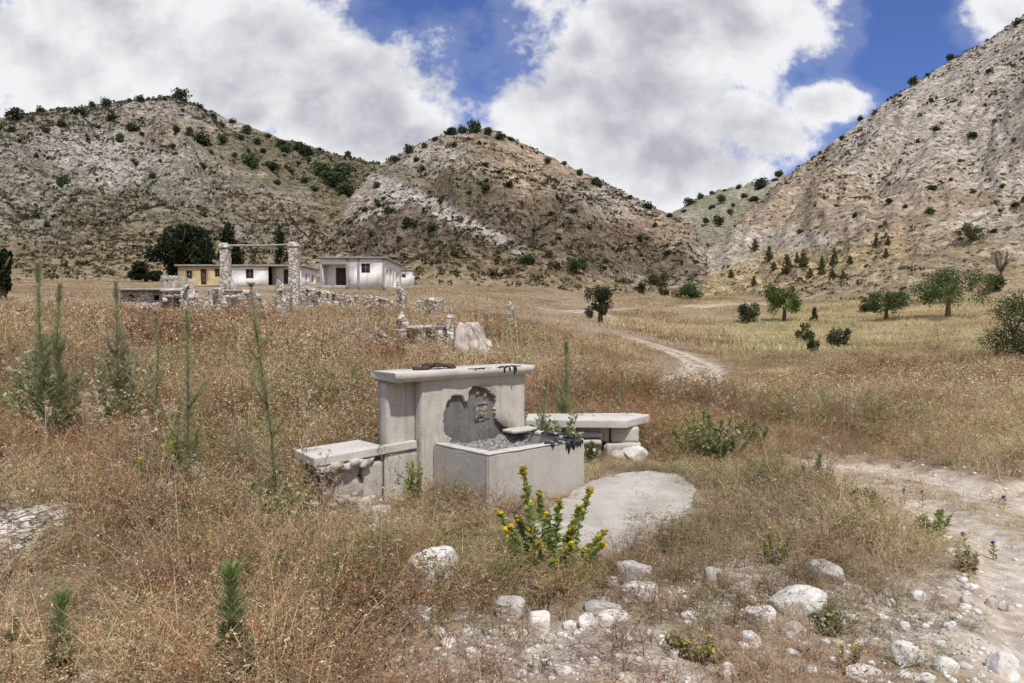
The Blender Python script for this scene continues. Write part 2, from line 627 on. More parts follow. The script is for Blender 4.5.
# ------------------------------------------------------------------ terrain material
def terrain_material():
    m, t = material('earth_and_limestone')
    co = t.coord()
    base = t.attr('Col').outputs['Color']
    msk = t.n('ShaderNodeSeparateColor')
    t.put(msk.inputs[0], t.attr('Mask').outputs['Color'])
    hill, scrub, stone = msk.outputs
    # near ground: litter, grit and pale pebbles
    n1 = t.noise(co, 9.0, 5, .65)
    n2 = t.noise(co, 60.0, 3, .6)
    v1 = t.voro(t.mapping(co, scale=(1, 1, .6)), 26.0)
    near = t.mix(t.ss(n1, .35, .7), t.mix(1.0, base, (.72, .70, .68), 'MULTIPLY'), t.mix(1.0, base, (1.22, 1.2, 1.17), 'MULTIPLY'))
    peb = t.math('MULTIPLY', t.ss(v1, .33, .22), t.ss(t.noise(co, 3.0, 4, .6), .42, .62))
    near = t.mix(t.math('MULTIPLY', peb, t.math('ADD', t.math('MULTIPLY', stone, .85), .08)), near, (.58, .55, .50))
    near = t.mix(t.math('MULTIPLY', t.ss(n2, .55, .75), .45), near, (.17, .13, .10))
    # hills: pale rock broken by ledges, soil and low dark scrub
    hc = t.mapping(co, scale=(1, 1, 1.35))
    h1_ = t.noise(hc, .55, 5, .68, .5)
    h2_ = t.noise(hc, 1.7, 3, .65, .4)
    led = t.noise(t.mapping(co, scale=(.05, .05, 1.15), rot=(.05, .07, 0)), 1.0, 4, .6, .6)
    hcol = t.mix(t.ss(h1_, .36, .68), t.mix(1.0, base, (.66, .64, .62), 'MULTIPLY'), t.mix(1.0, base, (1.26, 1.25, 1.24), 'MULTIPLY'))
    hcol = t.mix(t.math('MULTIPLY', t.ss(led, .5, .68), t.math('MULTIPLY', stone, .38)), hcol, (.62, .585, .53))
    hcol = t.mix(t.math('MULTIPLY', t.ss(led, .47, .36), .25), hcol, (.24, .19, .14))
    vc = t.n('ShaderNodeTexVoronoi'); t.put(vc.inputs['Vector'], t.mapping(co, scale=(1, 1, 1.6))); vc.inputs['Scale'].default_value = .62
    vs_ = t.n('ShaderNodeSeparateColor'); t.put(vs_.inputs[0], vc.outputs['Color'])
    hcol = t.mix(t.math('MULTIPLY', t.ss(vs_.outputs[0], .55, .95), .55), hcol, t.mix(1.0, base, (1.5, 1.5, 1.5), 'MULTIPLY'))
    hcol = t.mix(t.math('MULTIPLY', t.ss(vs_.outputs[1], .66, .92), t.math('ADD', .12, t.math('MULTIPLY', scrub, .65))), hcol, t.mix(1.0, base, (.42, .40, .36), 'MULTIPLY'))
    # low round scrub, one dot to a cell, thick or thin by the scrub mask
    dots = None
    for sc_, lo in ((.52, .30), (.95, .34)):
        vd = t.n('ShaderNodeTexVoronoi'); t.put(vd.inputs['Vector'], t.mapping(co, scale=(1, 1, 1.25))); vd.inputs['Scale'].default_value = sc_
        vsp = t.n('ShaderNodeSeparateColor'); t.put(vsp.inputs[0], vd.outputs['Color'])
        on = t.ss(t.math('ADD', vsp.outputs[2], t.math('ADD', t.math('MULTIPLY', scrub, .75), t.math('MULTIPLY', t.math('SUBTRACT', h1_, .5), 1.1))), .88, .96)
        rad = t.math('ADD', .16, t.math('MULTIPLY', vsp.outputs[1], .26))
        dd = t.math('MULTIPLY', on, t.ss(t.math('SUBTRACT', rad, t.math('ADD', vd.outputs['Distance'], t.math('MULTIPLY', t.math('SUBTRACT', h2_, .5), .25))), -.03, .05))
        dots = dd if dots is None else t.math('MAXIMUM', dots, dd)
    hcol = t.mix(t.math('MULTIPLY', dots, .88), hcol, t.mix(t.ss(vs_.outputs[2], .3, .8), (.068, .062, .034), (.135, .11, .062)))
    col = t.mix(hill, near, hcol)
    bh = t.math('ADD', t.math('MULTIPLY', n1, 1.0), t.math('MULTIPLY', peb, .6))
    b1 = t.bump(bh, .6, .03)
    bn = t.n('ShaderNodeBump')
    t.put(bn.inputs['Height'], t.math('MULTIPLY', t.math('ADD', t.math('ADD', h1_, t.math('MULTIPLY', h2_, .5)), t.math('MULTIPLY', vs_.outputs[0], .35)), hill))
    bn.inputs['Strength'].default_value = 1.0
    bn.inputs['Distance'].default_value = 1.7
    t.put(bn.inputs['Normal'], b1)
    t.surface(col, .95, bn.outputs[0], spec=.1)
    return m


M_TERR = terrain_material()


def lerp(a, b, t):
    t = np.asarray(t)[..., None]
    return a * (1 - t) + np.asarray(b) * t


def blobmask(u, v, lst):
    r = np.zeros(np.shape(u))
    for cu, cv, a, b in lst:
        r = np.maximum(r, np.clip(1.3 - np.hypot((u - cu) / a, (v - cv) / b), 0, 1))
    return sstep(r, 0.0, 0.6)


def capsule(u, v, x0, y0, x1, y1, w0, w1):
    ex, ey = x1 - x0, y1 - y0
    t = np.clip(((u - x0) * ex + (v - y0) * ey) / (ex * ex + ey * ey), 0, 1)
    d = np.hypot(u - x0 - t * ex, v - y0 - t * ey)
    return sstep(d / (w0 + (w1 - w0) * t), 1.25, .6)


def ground_colour(x, y, z, u, Y, dt):
    """litter and soil colour of the open ground; returns colour and stone mask"""
    n = fbm(x / 3.2, y / 3.2, 40, 4); n_l = fbm(x / 14., y / 9., 41, 4); n_s = fbm(x / .8, y / .8, 42, 3)
    c = np.tile(np.array([.285, .228, .168]), (len(x), 1))
    c = lerp(c, [.33, .262, .195], sstep(n, .4, .65))
    c = lerp(c, [.20, .16, .10], sstep(n_l, .58, .72) * .7)
    # meadow on the right, straw with green
    mead = sstep(x / np.maximum(Y, 1), .22, .36) * sstep(Y, 30, 46) * sstep(Y, 125, 95)
    c = lerp(c, [.37, .30, .165], mead * .9)
    c = lerp(c, [.30, .265, .14], mead * sstep(n_l, .45, .6) * .6)
    # straw toward the foot of the hills
    st = sstep(Y, 55, 85) * sstep(u, 560, 640)
    c = lerp(c, [.42, .335, .20], st * sstep(fbm(x / 22., y / 12., 44, 4), .40, .58) * .8)
    c = lerp(c, [.27, .20, .125], st * sstep(fbm(x / 18., y / 7., 45, 4), .54, .66) * .8)
    c = lerp(c, [.26, .145, .075], np.exp(-((x - 2.6) / 3.2) ** 2 - ((Y - 16) / 5) ** 2) * .7)
    stone = np.zeros(len(x))
    # pale stony patches in front
    p = np.exp(-((x - .05) / .75) ** 2 - ((Y - 3.55) / .6) ** 2) + np.exp(-((x - 2.9) / 1.1) ** 2 - ((Y - 3.7) / 1.1) ** 2) \
        + .8 * np.exp(-((x - 1.6) / .7) ** 2 - ((Y - 4.4) / .5) ** 2) + np.exp(-((x + 3.5) / .8) ** 2 - ((Y - 5.5) / 1.6) ** 2)
    p = sstep(p + (n_s - .5) * .9, .35, .8)
    c = lerp(c, [.47, .43, .37], p * .85)
    stone = np.maximum(stone, p)
    # bare wheel tracks: two pale ruts, a browner crown between them
    nd = dt + (n_s - .5) * .35
    tr = sstep(nd, 1.12, .86)
    rut = sstep(np.abs(nd - .62), .42, .22)
    near = sstep(Y, 14, 9)
    crown = (1 - rut) * (1 - near * .3)
    tc = lerp(np.tile(np.array([.47, .415, .35]), (len(x), 1)), [.33, .26, .18], crown * .8)
    tc = lerp(tc, [.55, .51, .455], sstep(n_s, .5, .75) * .6)
    c = lerp(c, 0, tr) + tc * tr[:, None]
    stone = np.maximum(stone, tr * .8)
    return c, stone


def hill_colour(ident, x, y, z, u, v, t):
    n1 = fbm(x / 28., y / 28. + z / 20., 60, 4); n2 = fbm(x / 9., y / 9. + z / 6., 61, 4); n3 = fbm(x / 70., z / 22., 62, 4)
    rock = np.array([.50, .455, .395]); tan = np.array([.46, .355, .25]); soil = np.array([.235, .17, .115])
    olive = np.array([.165, .155, .085]); straw = np.array([.46, .35, .20]); white = np.array([.62, .585, .53])
    N = len(x)
    c = np.tile(rock, (N, 1)); scrub = np.full(N, .5); stone = np.full(N, .5)
    # warp so that no edge is clean
    uw = u + (n1 - .5) * 60 + (n2 - .5) * 26
    vw = v + (n2 - .5) * 34 + (n1 - .5) * 22
    a = ident == 1
    k = np.where(a, 1.0, 0.0)
    c = lerp(c, [.43, .395, .345], k * .95)
    c = lerp(c, tan * .82, k * sstep(vw, 185, 225) * .65)
    c = lerp(c, [.55, .52, .475], k * blobmask(uw, vw, [(70, 165, 90, 38), (205, 140, 40, 22), (25, 205, 50, 50), (240, 238, 24, 18)]) * .9)
    c = lerp(c, tan * .85, k * blobmask(uw, vw, [(165, 128, 40, 14), (300, 205, 60, 20), (20, 118, 30, 8)]) * .7)
    c = lerp(c, olive * 1.15, k * blobmask(uw, vw, [(300, 165, 90, 22), (240, 145, 50, 14), (350, 190, 40, 20)]) * .85)
    c = lerp(c, soil * 1.1, k * sstep(n2, .54, .68) * .5)
    c = lerp(c, olive * 1.1, k * sstep(n3, .50, .64) * .5)
    # two old paths across the slope
    c = lerp(c, tan * 1.05, k * np.maximum(capsule(u, v, 160, 141, 232, 173, 1.6, 1.6), capsule(u, v, 180, 171, 268, 175, 1.6, 1.6)) * .8)
    scrub = scrub + k * (.32 + .5 * (n1 - .5))
    stone = stone + k * .1
    k = np.where(ident == 2, 1.0, 0.0)
    c = lerp(c, [.47, .405, .325], k)
    c = lerp(c, tan * 1.15, k * blobmask(uw, vw, [(560, 175, 80, 34), (520, 150, 50, 22), (650, 222, 60, 20)]) * .85)
    c = lerp(c, rock * 1.12, k * blobmask(uw, vw, [(430, 150, 40, 18), (600, 200, 50, 18), (395, 200, 34, 14), (365, 216, 26, 16)]) * .7)
    c = lerp(c, soil * .76, k * blobmask(uw, vw, [(470, 205, 60, 26), (540, 225, 60, 30), (600, 250, 60, 30), (430, 240, 90, 26), (520, 270, 120, 20), (640, 260, 50, 14)]) * .8)
    c = lerp(c, olive * .95, k * blobmask(uw, vw, [(455, 185, 40, 16), (385, 172, 40, 12), (470, 136, 50, 6), (600, 184, 30, 5), (660, 212, 30, 5), (520, 252, 50, 16), (420, 270, 60, 10), (470, 150, 26, 8)]) * .55)
    c = lerp(c, white * 1.02, k * np.maximum(capsule(uw * .3 + u * .7, vw * .3 + v * .7, 432, 205, 520, 252, 9, 6), capsule(uw * .4 + u * .6, vw * .4 + v * .6, 368, 178, 432, 206, 8, 9)) * .92)
    c = lerp(c, soil, k * sstep(n2, .54, .68) * .4)
    scrub = scrub + k * (sstep(vw, 170, 240) * .25 - .05 + .3 * (n1 - .5))
    k = np.where(ident == 3, 1.0, 0.0)
    c = lerp(c, [.30, .29, .19], k * .9)
    c = lerp(c, white * .9, k * blobmask(uw, vw, [(700, 217, 16, 6), (770, 185, 14, 5), (745, 190, 12, 5)]) * .8)
    scrub = scrub + k * .3
    k = np.where(ident == 4, 1.0, 0.0)
    c = lerp(c, [.60, .515, .41], k)
    c = lerp(c, [.46, .365, .265], k * blobmask(uw, vw, [(780, 215, 80, 36), (745, 225, 40, 30), (830, 180, 50, 34), (900, 210, 60, 20)]) * .8)
    c = lerp(c, rock * 1.1, k * blobmask(uw, vw, [(950, 110, 80, 50), (1000, 60, 50, 40), (880, 150, 50, 34), (1010, 160, 60, 30)]) * .7)
    c = lerp(c, white, k * np.maximum(blobmask(uw, vw, [(1000, 225, 40, 12), (790, 240, 50, 10), (960, 215, 30, 10), (735, 258, 20, 8)]), sstep(n2, .62, .72) * .6) * .75)
    c = lerp(c, [.54, .42, .235], k * np.maximum(capsule(uw * .4 + u * .6, vw * .4 + v * .6, 735, 284, 900, 244, 20, 18), capsule(uw * .4 + u * .6, vw * .4 + v * .6, 690, 290, 780, 264, 20, 16)) * .92)
    c = lerp(c, tan * 1.05, k * blobmask(uw, vw, [(905, 238, 70, 12), (960, 200, 40, 14)]) * .6)
    c = lerp(c, soil * 1.3, k * sstep(n2, .55, .67) * .34)
    c = lerp(c, [.30, .24, .18], k * blobmask(uw, vw, [(860, 285, 60, 8), (950, 262, 70, 12)]) * .6)
    scrub = scrub + k * (.06 + .5 * (n1 - .5) + .14 * blobmask(uw, vw, [(950, 262, 80, 20), (850, 285, 70, 10)]))
    stone = stone + k * .2
    # ring of soil and dry grass at the foot
    foot = sstep(t, .16, .0)
    c = lerp(c, [.40, .31, .185], foot * .75)
    g = (.86 + .5 * fbm(x / 4., y / 4. + z / 3., 66, 3)) * np.where((ident == 1) | (ident == 2), .90, 1.0)  # left and middle hills darkened in their colour, standing in for cloud shade
    return c * g[:, None], np.clip(scrub, 0, 1), np.clip(stone, 0, 1)


def build_terrain():
    step = math.radians(.165)
    inner = np.arange(-math.radians(40), math.radians(40) + step / 2, step)
    outer = np.linspace(math.radians(40), math.radians(320), 150)[1:-1]
    th = np.concatenate([inner, outer])
    r = [0.25]
    while r[-1] < 900:
        q = r[-1]
        r.append(q + min(max(.05, q * q / (F * EYE) * 1.7), q * .0072 if q < 450 else q * .03))
    r = np.array(r)
    T_, R_ = np.meshgrid(th, r)
    nr, nth = T_.shape
    x = (R_ * np.sin(T_)).ravel(); y = (R_ * np.cos(T_)).ravel()
    z, ident, tt, u, Y, dt = H(x, y, True)
    front = y > 1.0
    uu = np.where(front, u, -9999.0); vv = np.full(len(x), 9999.0)
    uu[front], vv[front] = proj(x[front], y[front], z[front])
    c, stone = ground_colour(x, y, z, u, Y, dt)
    hc, scrub, hstone = hill_colour(ident, x, y, z, uu, vv, tt)
    hill = np.where(ident > 0, 1.0, 0.0)
    hm = np.where(ident > 0, sstep(tt, -.02, .05), 0.0)
    hm = np.maximum(hm, sstep(Y, 120, 190) * .8)
    c = c * (1 - hm[:, None]) + hc * hm[:, None]
    stone = np.where(ident > 0, hstone, stone)
    V = np.column_stack([x, y, z])
    idx = np.arange(nr * nth).reshape(nr, nth)
    a = idx[:-1, :]; b = np.roll(idx, -1, axis=1)[:-1, :]; cc = np.roll(idx, -1, axis=1)[1:, :]; d = idx[1:, :]
    Q = np.stack([a, d, cc, b], axis=-1).reshape(-1, 4)
    # disc under the tripod
    # smooth normals of the whole sheet so that the seams between its pieces do not show
    P = V[Q]
    fn = np.cross(P[:, 2] - P[:, 0], P[:, 3] - P[:, 1])
    N = np.zeros_like(V)
    for k in range(4):
        np.add.at(N, Q[:, k], fn)
    N /= np.maximum(np.linalg.norm(N, axis=1), 1e-9)[:, None]
    fid = ident[Q].max(axis=1)
    fdt = dt[Q].mean(axis=1)
    key = np.where(fid > 0, fid, np.where(fdt < 1.0, 9, 0))
    names = {0: ('ground', 'dry stony ground under the grass'), 9: ('dirt_track', 'pale rutted dirt track winding up the valley'),
             1: ('hill', 'scrubby grey limestone hill behind the houses'), 2: ('hill', 'bare pointed limestone hill in the middle'),
             3: ('hill', 'far green hill in the gap between the slopes'), 4: ('hill', 'steep pale rocky hillside on the right')}
    mask = np.ones((len(V), 4), np.float32)
    mask[:, 0] = hm; mask[:, 1] = scrub; mask[:, 2] = stone
    for k, (nm, lb) in names.items():
        f = Q[key == k]
        if not len(f): continue
        us, inv = np.unique(f, return_inverse=True)
        me = np_mesh(nm, V[us], quads=inv.reshape(-1, 4), mat=M_TERR, col=c[us], smooth=True)
        at_ = me.attributes.new('Mask', 'FLOAT_COLOR', 'POINT')
        at_.data.foreach_set('color', mask[us].ravel())
        me.normals_split_custom_set_from_vertices([tuple(n) for n in N[us]])
        tag(link(nm, me), lb, nm.replace('_', ' '), kind='structure')
    return nr, nth


import time as _time
_t0 = _time.time()
print('terrain', build_terrain(), round(_time.time() - _t0, 1))

# ------------------------------------------------------------------ common materials
def leaf_material(name, transl=0.25, rough=.75):
    m, t = material(name)
    c = t.attr('Col').outputs['Color']
    nz = t.noise(t.coord(), 6.0, 3, .6)
    c = t.mix(.5, c, t.mix(t.ss(nz, .3, .7), t.mix(1.0, c, (.7, .72, .7), 'MULTIPLY'), t.mix(1.0, c, (1.3, 1.28, 1.2), 'MULTIPLY')))
    t.surface(c, rough, transl=transl, spec=.15)
    return m


M_LEAF = leaf_material('leaves')
M_GRASS = leaf_material('dry_stems', .3, .85)
M_WEED = leaf_material('soft_leaves', .5, .8)
M_PETAL = leaf_material('petals', .2, .6)


def bark_material():
    m, t = material('bark')
    co = t.coord()
    n = t.noise(t.mapping(co, scale=(6, 6, 1.5)), 3.0, 5, .65)
    c = t.mix(t.ss(n, .3, .7), (.07, .05, .035), (.20, .165, .13))
    t.surface(c, .95, t.bump(n, .6, .02), spec=.1)
    return m


M_BARK = bark_material()


def stone_material(name, dark=(.33, .30, .26), pale=(.60, .575, .53), lichen=.3, scale=1.0):
    m, t = material(name)
    co = t.coord()
    a = t.noise(co, 3.0 * scale, 6, .65, .3)
    b = t.noise(co, 22.0 * scale, 4, .65)
    c = t.mix(t.ss(a, .34, .64), dark, pale)
    c = t.mix(t.math('MULTIPLY', t.ss(b, .55, .72), .5), c, tuple(k * .6 for k in dark))
    c = t.mix(t.math('MULTIPLY', t.ss(t.noise(co, 7.0 * scale, 3, .6), .56, .66), lichen), c, (.30, .235, .16))
    h_ = t.math('ADD', a, t.math('MULTIPLY', b, .35))
    t.surface(c, .92, t.bump(h_, .7, .03), spec=.12)
    return m


M_ROCK = stone_material('white_limestone', (.55, .52, .475), (.76, .74, .70), .32)
M_ROCKG = stone_material('grey_limestone', (.31, .29, .26), (.57, .54, .50), .3)
M_RUBBLE = stone_material('old_rubble', (.33, .285, .235), (.64, .60, .54), .4, .6)


# ------------------------------------------------------------------ trees and shrubs
def rand_rot_quads(P, size, rg, aspect=.6, upward=0.0):
    n = len(P)
    a = rg.normal(size=(n, 3)); a[:, 2] += upward; a /= np.linalg.norm(a, axis=1)[:, None]
    b = np.cross(a, rg.normal(size=(n, 3))); b /= np.linalg.norm(b, axis=1)[:, None]
    s = (size * rg.uniform(.6, 1.35, n))[:, None]
    p0 = P - a * s * .5; p2 = P + a * s * .5
    p1 = P + b * s * .5 * aspect; p3 = P - b * s * .5 * aspect
    V = np.stack([p0, p1, p2, p3], 1).reshape(-1, 3)
    i = np.arange(n) * 4
    T = np.concatenate([np.stack([i, i + 1, i + 2], 1), np.stack([i, i + 2, i + 3], 1)])
    return V, T


def crown_soup(lumps, n, leaf, cols, seed, fill=.35, shell=.25, rag=.62):
    """leaves spread through a few uneven lumps; cols: list of leaf colours"""
    rg = np.random.default_rng(seed)
    s = Soup()
    vol = np.array([l[3] * l[4] * l[5] for l in lumps]) ** .72
    cnt = np.maximum((n * vol / vol.sum()).astype(int), 6)
    cols = np.array(cols)
    for l, k in zip(lumps, cnt):
        d = rg.normal(size=(k, 3)); d /= np.linalg.norm(d, axis=1)[:, None]
        bump = 1 + rag * (fbm(d[:, 0] * 2.2 + seed + l[0], d[:, 1] * 2.2 + d[:, 2] * 2.0, seed % 50, 3) - .5) * 2
        rad = np.where(rg.random(k) < fill, rg.uniform(.2, .9, k), rg.uniform(1 - shell, 1.06, k) ** 1.2 + np.abs(rg.normal(0, .16 * rag, k))) * bump
        P = d * rad[:, None] * np.array(l[3:6]) + np.array(l[:3])
        V, T = rand_rot_quads(P, leaf, rg, .65)
        # colour clumps belong to the foliage itself: sprays of paler or yellower leaves
        f = fbm(P[:, 0] / (leaf * 5) + seed, P[:, 1] / (leaf * 5) + P[:, 2] / (leaf * 4), seed % 71, 2) + rg.normal(0, .12, k)
        ci = np.clip(f * len(cols), 0, len(cols) - 1).astype(int)
        c = cols[ci] * rg.uniform(.78, 1.25, (k, 1))
        s.add(V, T, np.repeat(c, 4, 0))
    return s


GREEN_DK = [(.030, .042, .020), (.045, .062, .027), (.062, .082, .036), (.085, .10, .048)]
GREEN_MD = [(.055, .082, .024), (.078, .115, .034), (.105, .145, .045), (.135, .17, .06)]
GREEN_OL = [(.075, .08, .035), (.10, .10, .045), (.125, .125, .06), (.15, .14, .07)]
GREEN_GR = [(.10, .095, .075), (.13, .12, .095), (.155, .145, .11), (.12, .115, .07)]


def shrub_mesh(name, seed, n=420, leaf=.16, cols=GREEN_DK, squat=.72):
    """unit shrub: about 1 across, standing on z = 0"""
    rg = np.random.default_rng(seed)
    lumps = []
    for k in range(rg.integers(4, 7)):
        a = rg.uniform(0, 6.28); r = rg.uniform(.05, .27)
        q = rg.uniform(.17, .30)
        lumps.append((math.cos(a) * r, math.sin(a) * r, squat * rg.uniform(.25, .68), q, q, q * rg.uniform(.75, 1.1)))
    lumps.append((0, 0, squat * .42, .32, .32, squat * .42))
    return crown_soup(lumps, n, leaf, cols, seed, rag=.36).mesh(name, M_LEAF)


def tree(name, base, lumps, n, leaf, cols, trunk_paths, label, cat, seed, group=None):
    """lumps and trunk paths are relative to the base"""
    root = empty(name, base, label, cat, group)
    link('crown', crown_soup(lumps, n, leaf, cols, seed).mesh('crown', M_LEAF), root)
    s = Soup()
    for pts, rad in trunk_paths:
        s.add(*tube_arrays(pts, rad, 7))
    link('trunk', s.mesh('trunk', M_BARK, True), root)
    return root


def forked_trunk(h, r, seed, lean=.15, forks=4, spread=.5):
    rg = random.Random(seed)
    fz = h * .42
    j = lambda s: rg.uniform(-s, s)
    mid = (lean * h * .4, j(.05) * h, fz)
    paths = [([(0, 0, -.25), (lean * h * .12, 0, fz * .5), mid], [r * 1.35, r, r * .8])]
    for k in range(forks):
        a = k * 6.28 / forks + j(.5)
        e = (mid[0] + math.cos(a) * spread * h * .6, mid[1] + math.sin(a) * spread * h * .6, h * rg.uniform(.72, .92))
        m_ = ((mid[0] * .6 + e[0] * .4), (mid[1] * .6 + e[1] * .4), fz + (e[2] - fz) * .55)
        paths.append(([mid, m_, e], [r * .6, r * .38, r * .12]))
    return paths


def px_size(p):
    return p.y / F          # metres per pixel at that depth


# right-hand valley: the trees that show their own shape
def valley_tree(u, v, w_, h_, label, name, seed, cols, kind='round', n=2600, Yd=None, trunk=.22, cat='tree'):
    b = ground(u, v) if Yd is None else Vector((ray(u, 0)[0] * Yd, Yd, h1(ray(u, 0)[0] * Yd, Yd)))
    m = px_size(b); W = w_ * m; Hh = h_ * m
    rg = np.random.default_rng(seed)
    lumps = []
    if kind == 'spread':
        for k in range(20):
            a = rg.uniform(0, 6.28); r = math.sqrt(rg.random()) * .40 * W
            lumps.append((math.cos(a) * r + .03 * W, math.sin(a) * r, Hh * rg.uniform(.36, .84) * (1 - .18 * (r / (.4 * W)) ** 2), W * rg.uniform(.07, .15), W * rg.uniform(.07, .15), Hh * rg.uniform(.10, .19)))
        lumps.append((0, 0, Hh * .66, W * .24, W * .24, Hh * .24))
        tp = forked_trunk(Hh, trunk, seed, .05, 5, .5)
    elif kind == 'round':
        for k in range(17):
            a = rg.uniform(0, 6.28); r = math.sqrt(rg.random()) * .38 * W
            lumps.append((math.cos(a) * r, math.sin(a) * r, Hh * rg.uniform(.24, .88) * (1 - .15 * (r / (.38 * W)) ** 2), W * rg.uniform(.09, .18), W * rg.uniform(.09, .18), Hh * rg.uniform(.09, .16)))
        tp = forked_trunk(Hh, trunk, seed, .08, 4, .35)
    elif kind == 'bush':
        for k in range(15):
            a = rg.uniform(0, 6.28); r = math.sqrt(rg.random()) * .36 * W
            lumps.append((math.cos(a) * r, math.sin(a) * r, Hh * rg.uniform(.12, .84) * (1 - .3 * (r / (.36 * W)) ** 2), W * rg.uniform(.10, .20), W * rg.uniform(.10, .20), Hh * rg.uniform(.12, .22)))
        tp = forked_trunk(Hh * .8, trunk * .6, seed, .02, 5, .4)
    leaf = max(.07, 1.7 * m); n = int(n * 1.6); trunk = trunk * .75
    return tree(name, b - Vector((0, 0, .05)), lumps, n, leaf, cols, tp, label, cat, seed, {'valley_tree': 'trees in the right meadow', 'meadow_bush': 'bushes in the right meadow', 'valley_bush': 'bushes at the valley mouth'}.get(name))


VT = valley_tree
VT(948, 317, 84, 52, 'broad spreading green tree with a single dark trunk, largest in the right meadow', 'valley_tree', 101, GREEN_MD, 'spread', 4200, None, .24)
VT(886, 320, 46, 34, 'green tree with a leaning forked trunk, just left of the broad spreading tree', 'valley_tree', 102, GREEN_MD[:3] + GREEN_DK[2:], 'spread', 2400, None, .18)
VT(868, 312, 18, 22, 'low dark bush pressed against the left side of a leaning meadow tree', 'meadow_bush', 103, GREEN_DK, 'bush', 900, None, .12, 'bush')
VT(784, 321, 40, 45, 'bright green tree with a pale forked trunk beside a round dark bush', 'valley_tree', 104, [(.06, .10, .02), (.085, .13, .03), (.11, .16, .04), (.13, .17, .05)], 'round', 2600, None, .2)
VT(749, 322, 28, 25, 'dark round bush directly left of the bright green forked tree', 'meadow_bush', 105, GREEN_DK, 'bush', 1500, None, .14, 'bush')
VT(600, 323, 34, 38, 'lone dark evergreen tree beside the far bend of the track', 'evergreen_tree', 106, GREEN_DK, 'round', 2600, None, .2)
VT(688, 299, 30, 21, 'dome shaped green bush at the mouth of the valley', 'valley_bush', 107, GREEN_MD[:3], 'bush', 1500, None, .14, 'bush')
VT(805, 341, 20, 20, 'small dark green bush in the meadow, left and highest of three', 'meadow_bush', 108, GREEN_DK[1:] + GREEN_MD[:1], 'bush', 900, None, .08, 'bush')
VT(813, 356, 15, 24, 'narrow upright bush in the meadow, nearest of the little three', 'meadow_bush', 109, GREEN_DK[1:] + GREEN_MD[:2], 'bush', 800, None, .07, 'bush')
VT(839, 347, 26, 24, 'rounded dark bush in the meadow, right of the narrow upright bush', 'meadow_bush', 110, GREEN_DK[1:] + GREEN_MD[:1], 'bush', 1200, None, .09, 'bush')
VT(814, 321, 9, 17, 'tiny column shaped sapling standing alone among the meadow trees', 'sapling', 111, GREEN_DK[1:] + GREEN_MD[:1], 'bush', 300, None, .06, 'sapling')
VT(655, 288, 30, 21, 'pale grey green bush by the valley mouth, behind the dome shaped one', 'valley_bush', 112, GREEN_OL[:2] + GREEN_MD[:1], 'bush', 1100, None, .12, 'bush')
VT(641, 293, 16, 12, 'small dark bush at the foot of a pale grey green one', 'valley_bush', 113, GREEN_DK, 'bush', 700, None, .1, 'bush')
VT(577, 274, 25, 20, 'green bush sitting low on the middle hillside above the lone evergreen', 'hillside_bush', 114, GREEN_MD[:3], 'bush', 1300, None, .12, 'bush')
VT(664, 296, 13, 10, 'little dark bush squeezed in beside the dome shaped bush', 'valley_bush', 115, GREEN_DK, 'bush', 500, None, .1, 'bush')
VT(1014, 365, 92, 88, 'big dark leafy bush cut off by the right edge of the view', 'leafy_bush', 116, GREEN_DK[1:] + GREEN_MD[:2], 'bush', 9000, None, .12, 'bush')
VT(970, 243, 30, 22, 'wide olive shrub on the pale slope above the broad spreading tree', 'slope_shrub', 117, GREEN_OL, 'bush', 1100, None, .12, 'shrub')
VT(931, 303, 26, 20, 'dark undergrowth bush behind the crown of the broad spreading tree', 'meadow_bush', 119, GREEN_DK, 'bush', 700, None, .1, 'bush')
VT(993, 292, 24, 20, 'dark green bush on the slope at the foot of the grey twiggy tree', 'slope_bush', 120, GREEN_MD[:2] + GREEN_DK[2:], 'bush', 900, None, .1, 'bush')


def twig_tree():
    b = ground(1001, 280)
    m = px_size(b)
    r = empty('twiggy_tree', b, 'nearly bare grey twiggy tree on the slope near the right edge', 'tree')
    s = Soup(); rg = random.Random(4)
    Hh = 30 * m
    s.add(*tube_arrays([(0, 0, -.2), (.05, 0, Hh * .25), (0, 0, Hh * .4)], [.14, .11, .09], 6))
    tips = []
    for k in range(34):
        a = rg.uniform(0, 6.28); e = rg.uniform(.35, .95)
        p1 = Vector((math.cos(a) * Hh * .16, math.sin(a) * Hh * .16, Hh * (.42 + .2 * rg.random())))
        p2 = Vector((math.cos(a) * Hh * .42 * e, math.sin(a) * Hh * .42 * e, Hh * (1.02 - .35 * e * e)))
        s.add(*tube_arrays([(0, 0, Hh * rg.uniform(.2, .4)), p1, p2], [.06, .04, .012], 4))
        tips.append(p2)
    link('trunk', s.mesh('trunk', M_BARK), r)
    lumps = [(p.x * .85, p.y * .85, p.z * .92, Hh * .14, Hh * .14, Hh * .14) for p in tips[:16]]
    link('crown', crown_soup(lumps, 700, 1.0 * m, GREEN_GR, 9).mesh('crown', M_LEAF), r)


twig_tree()

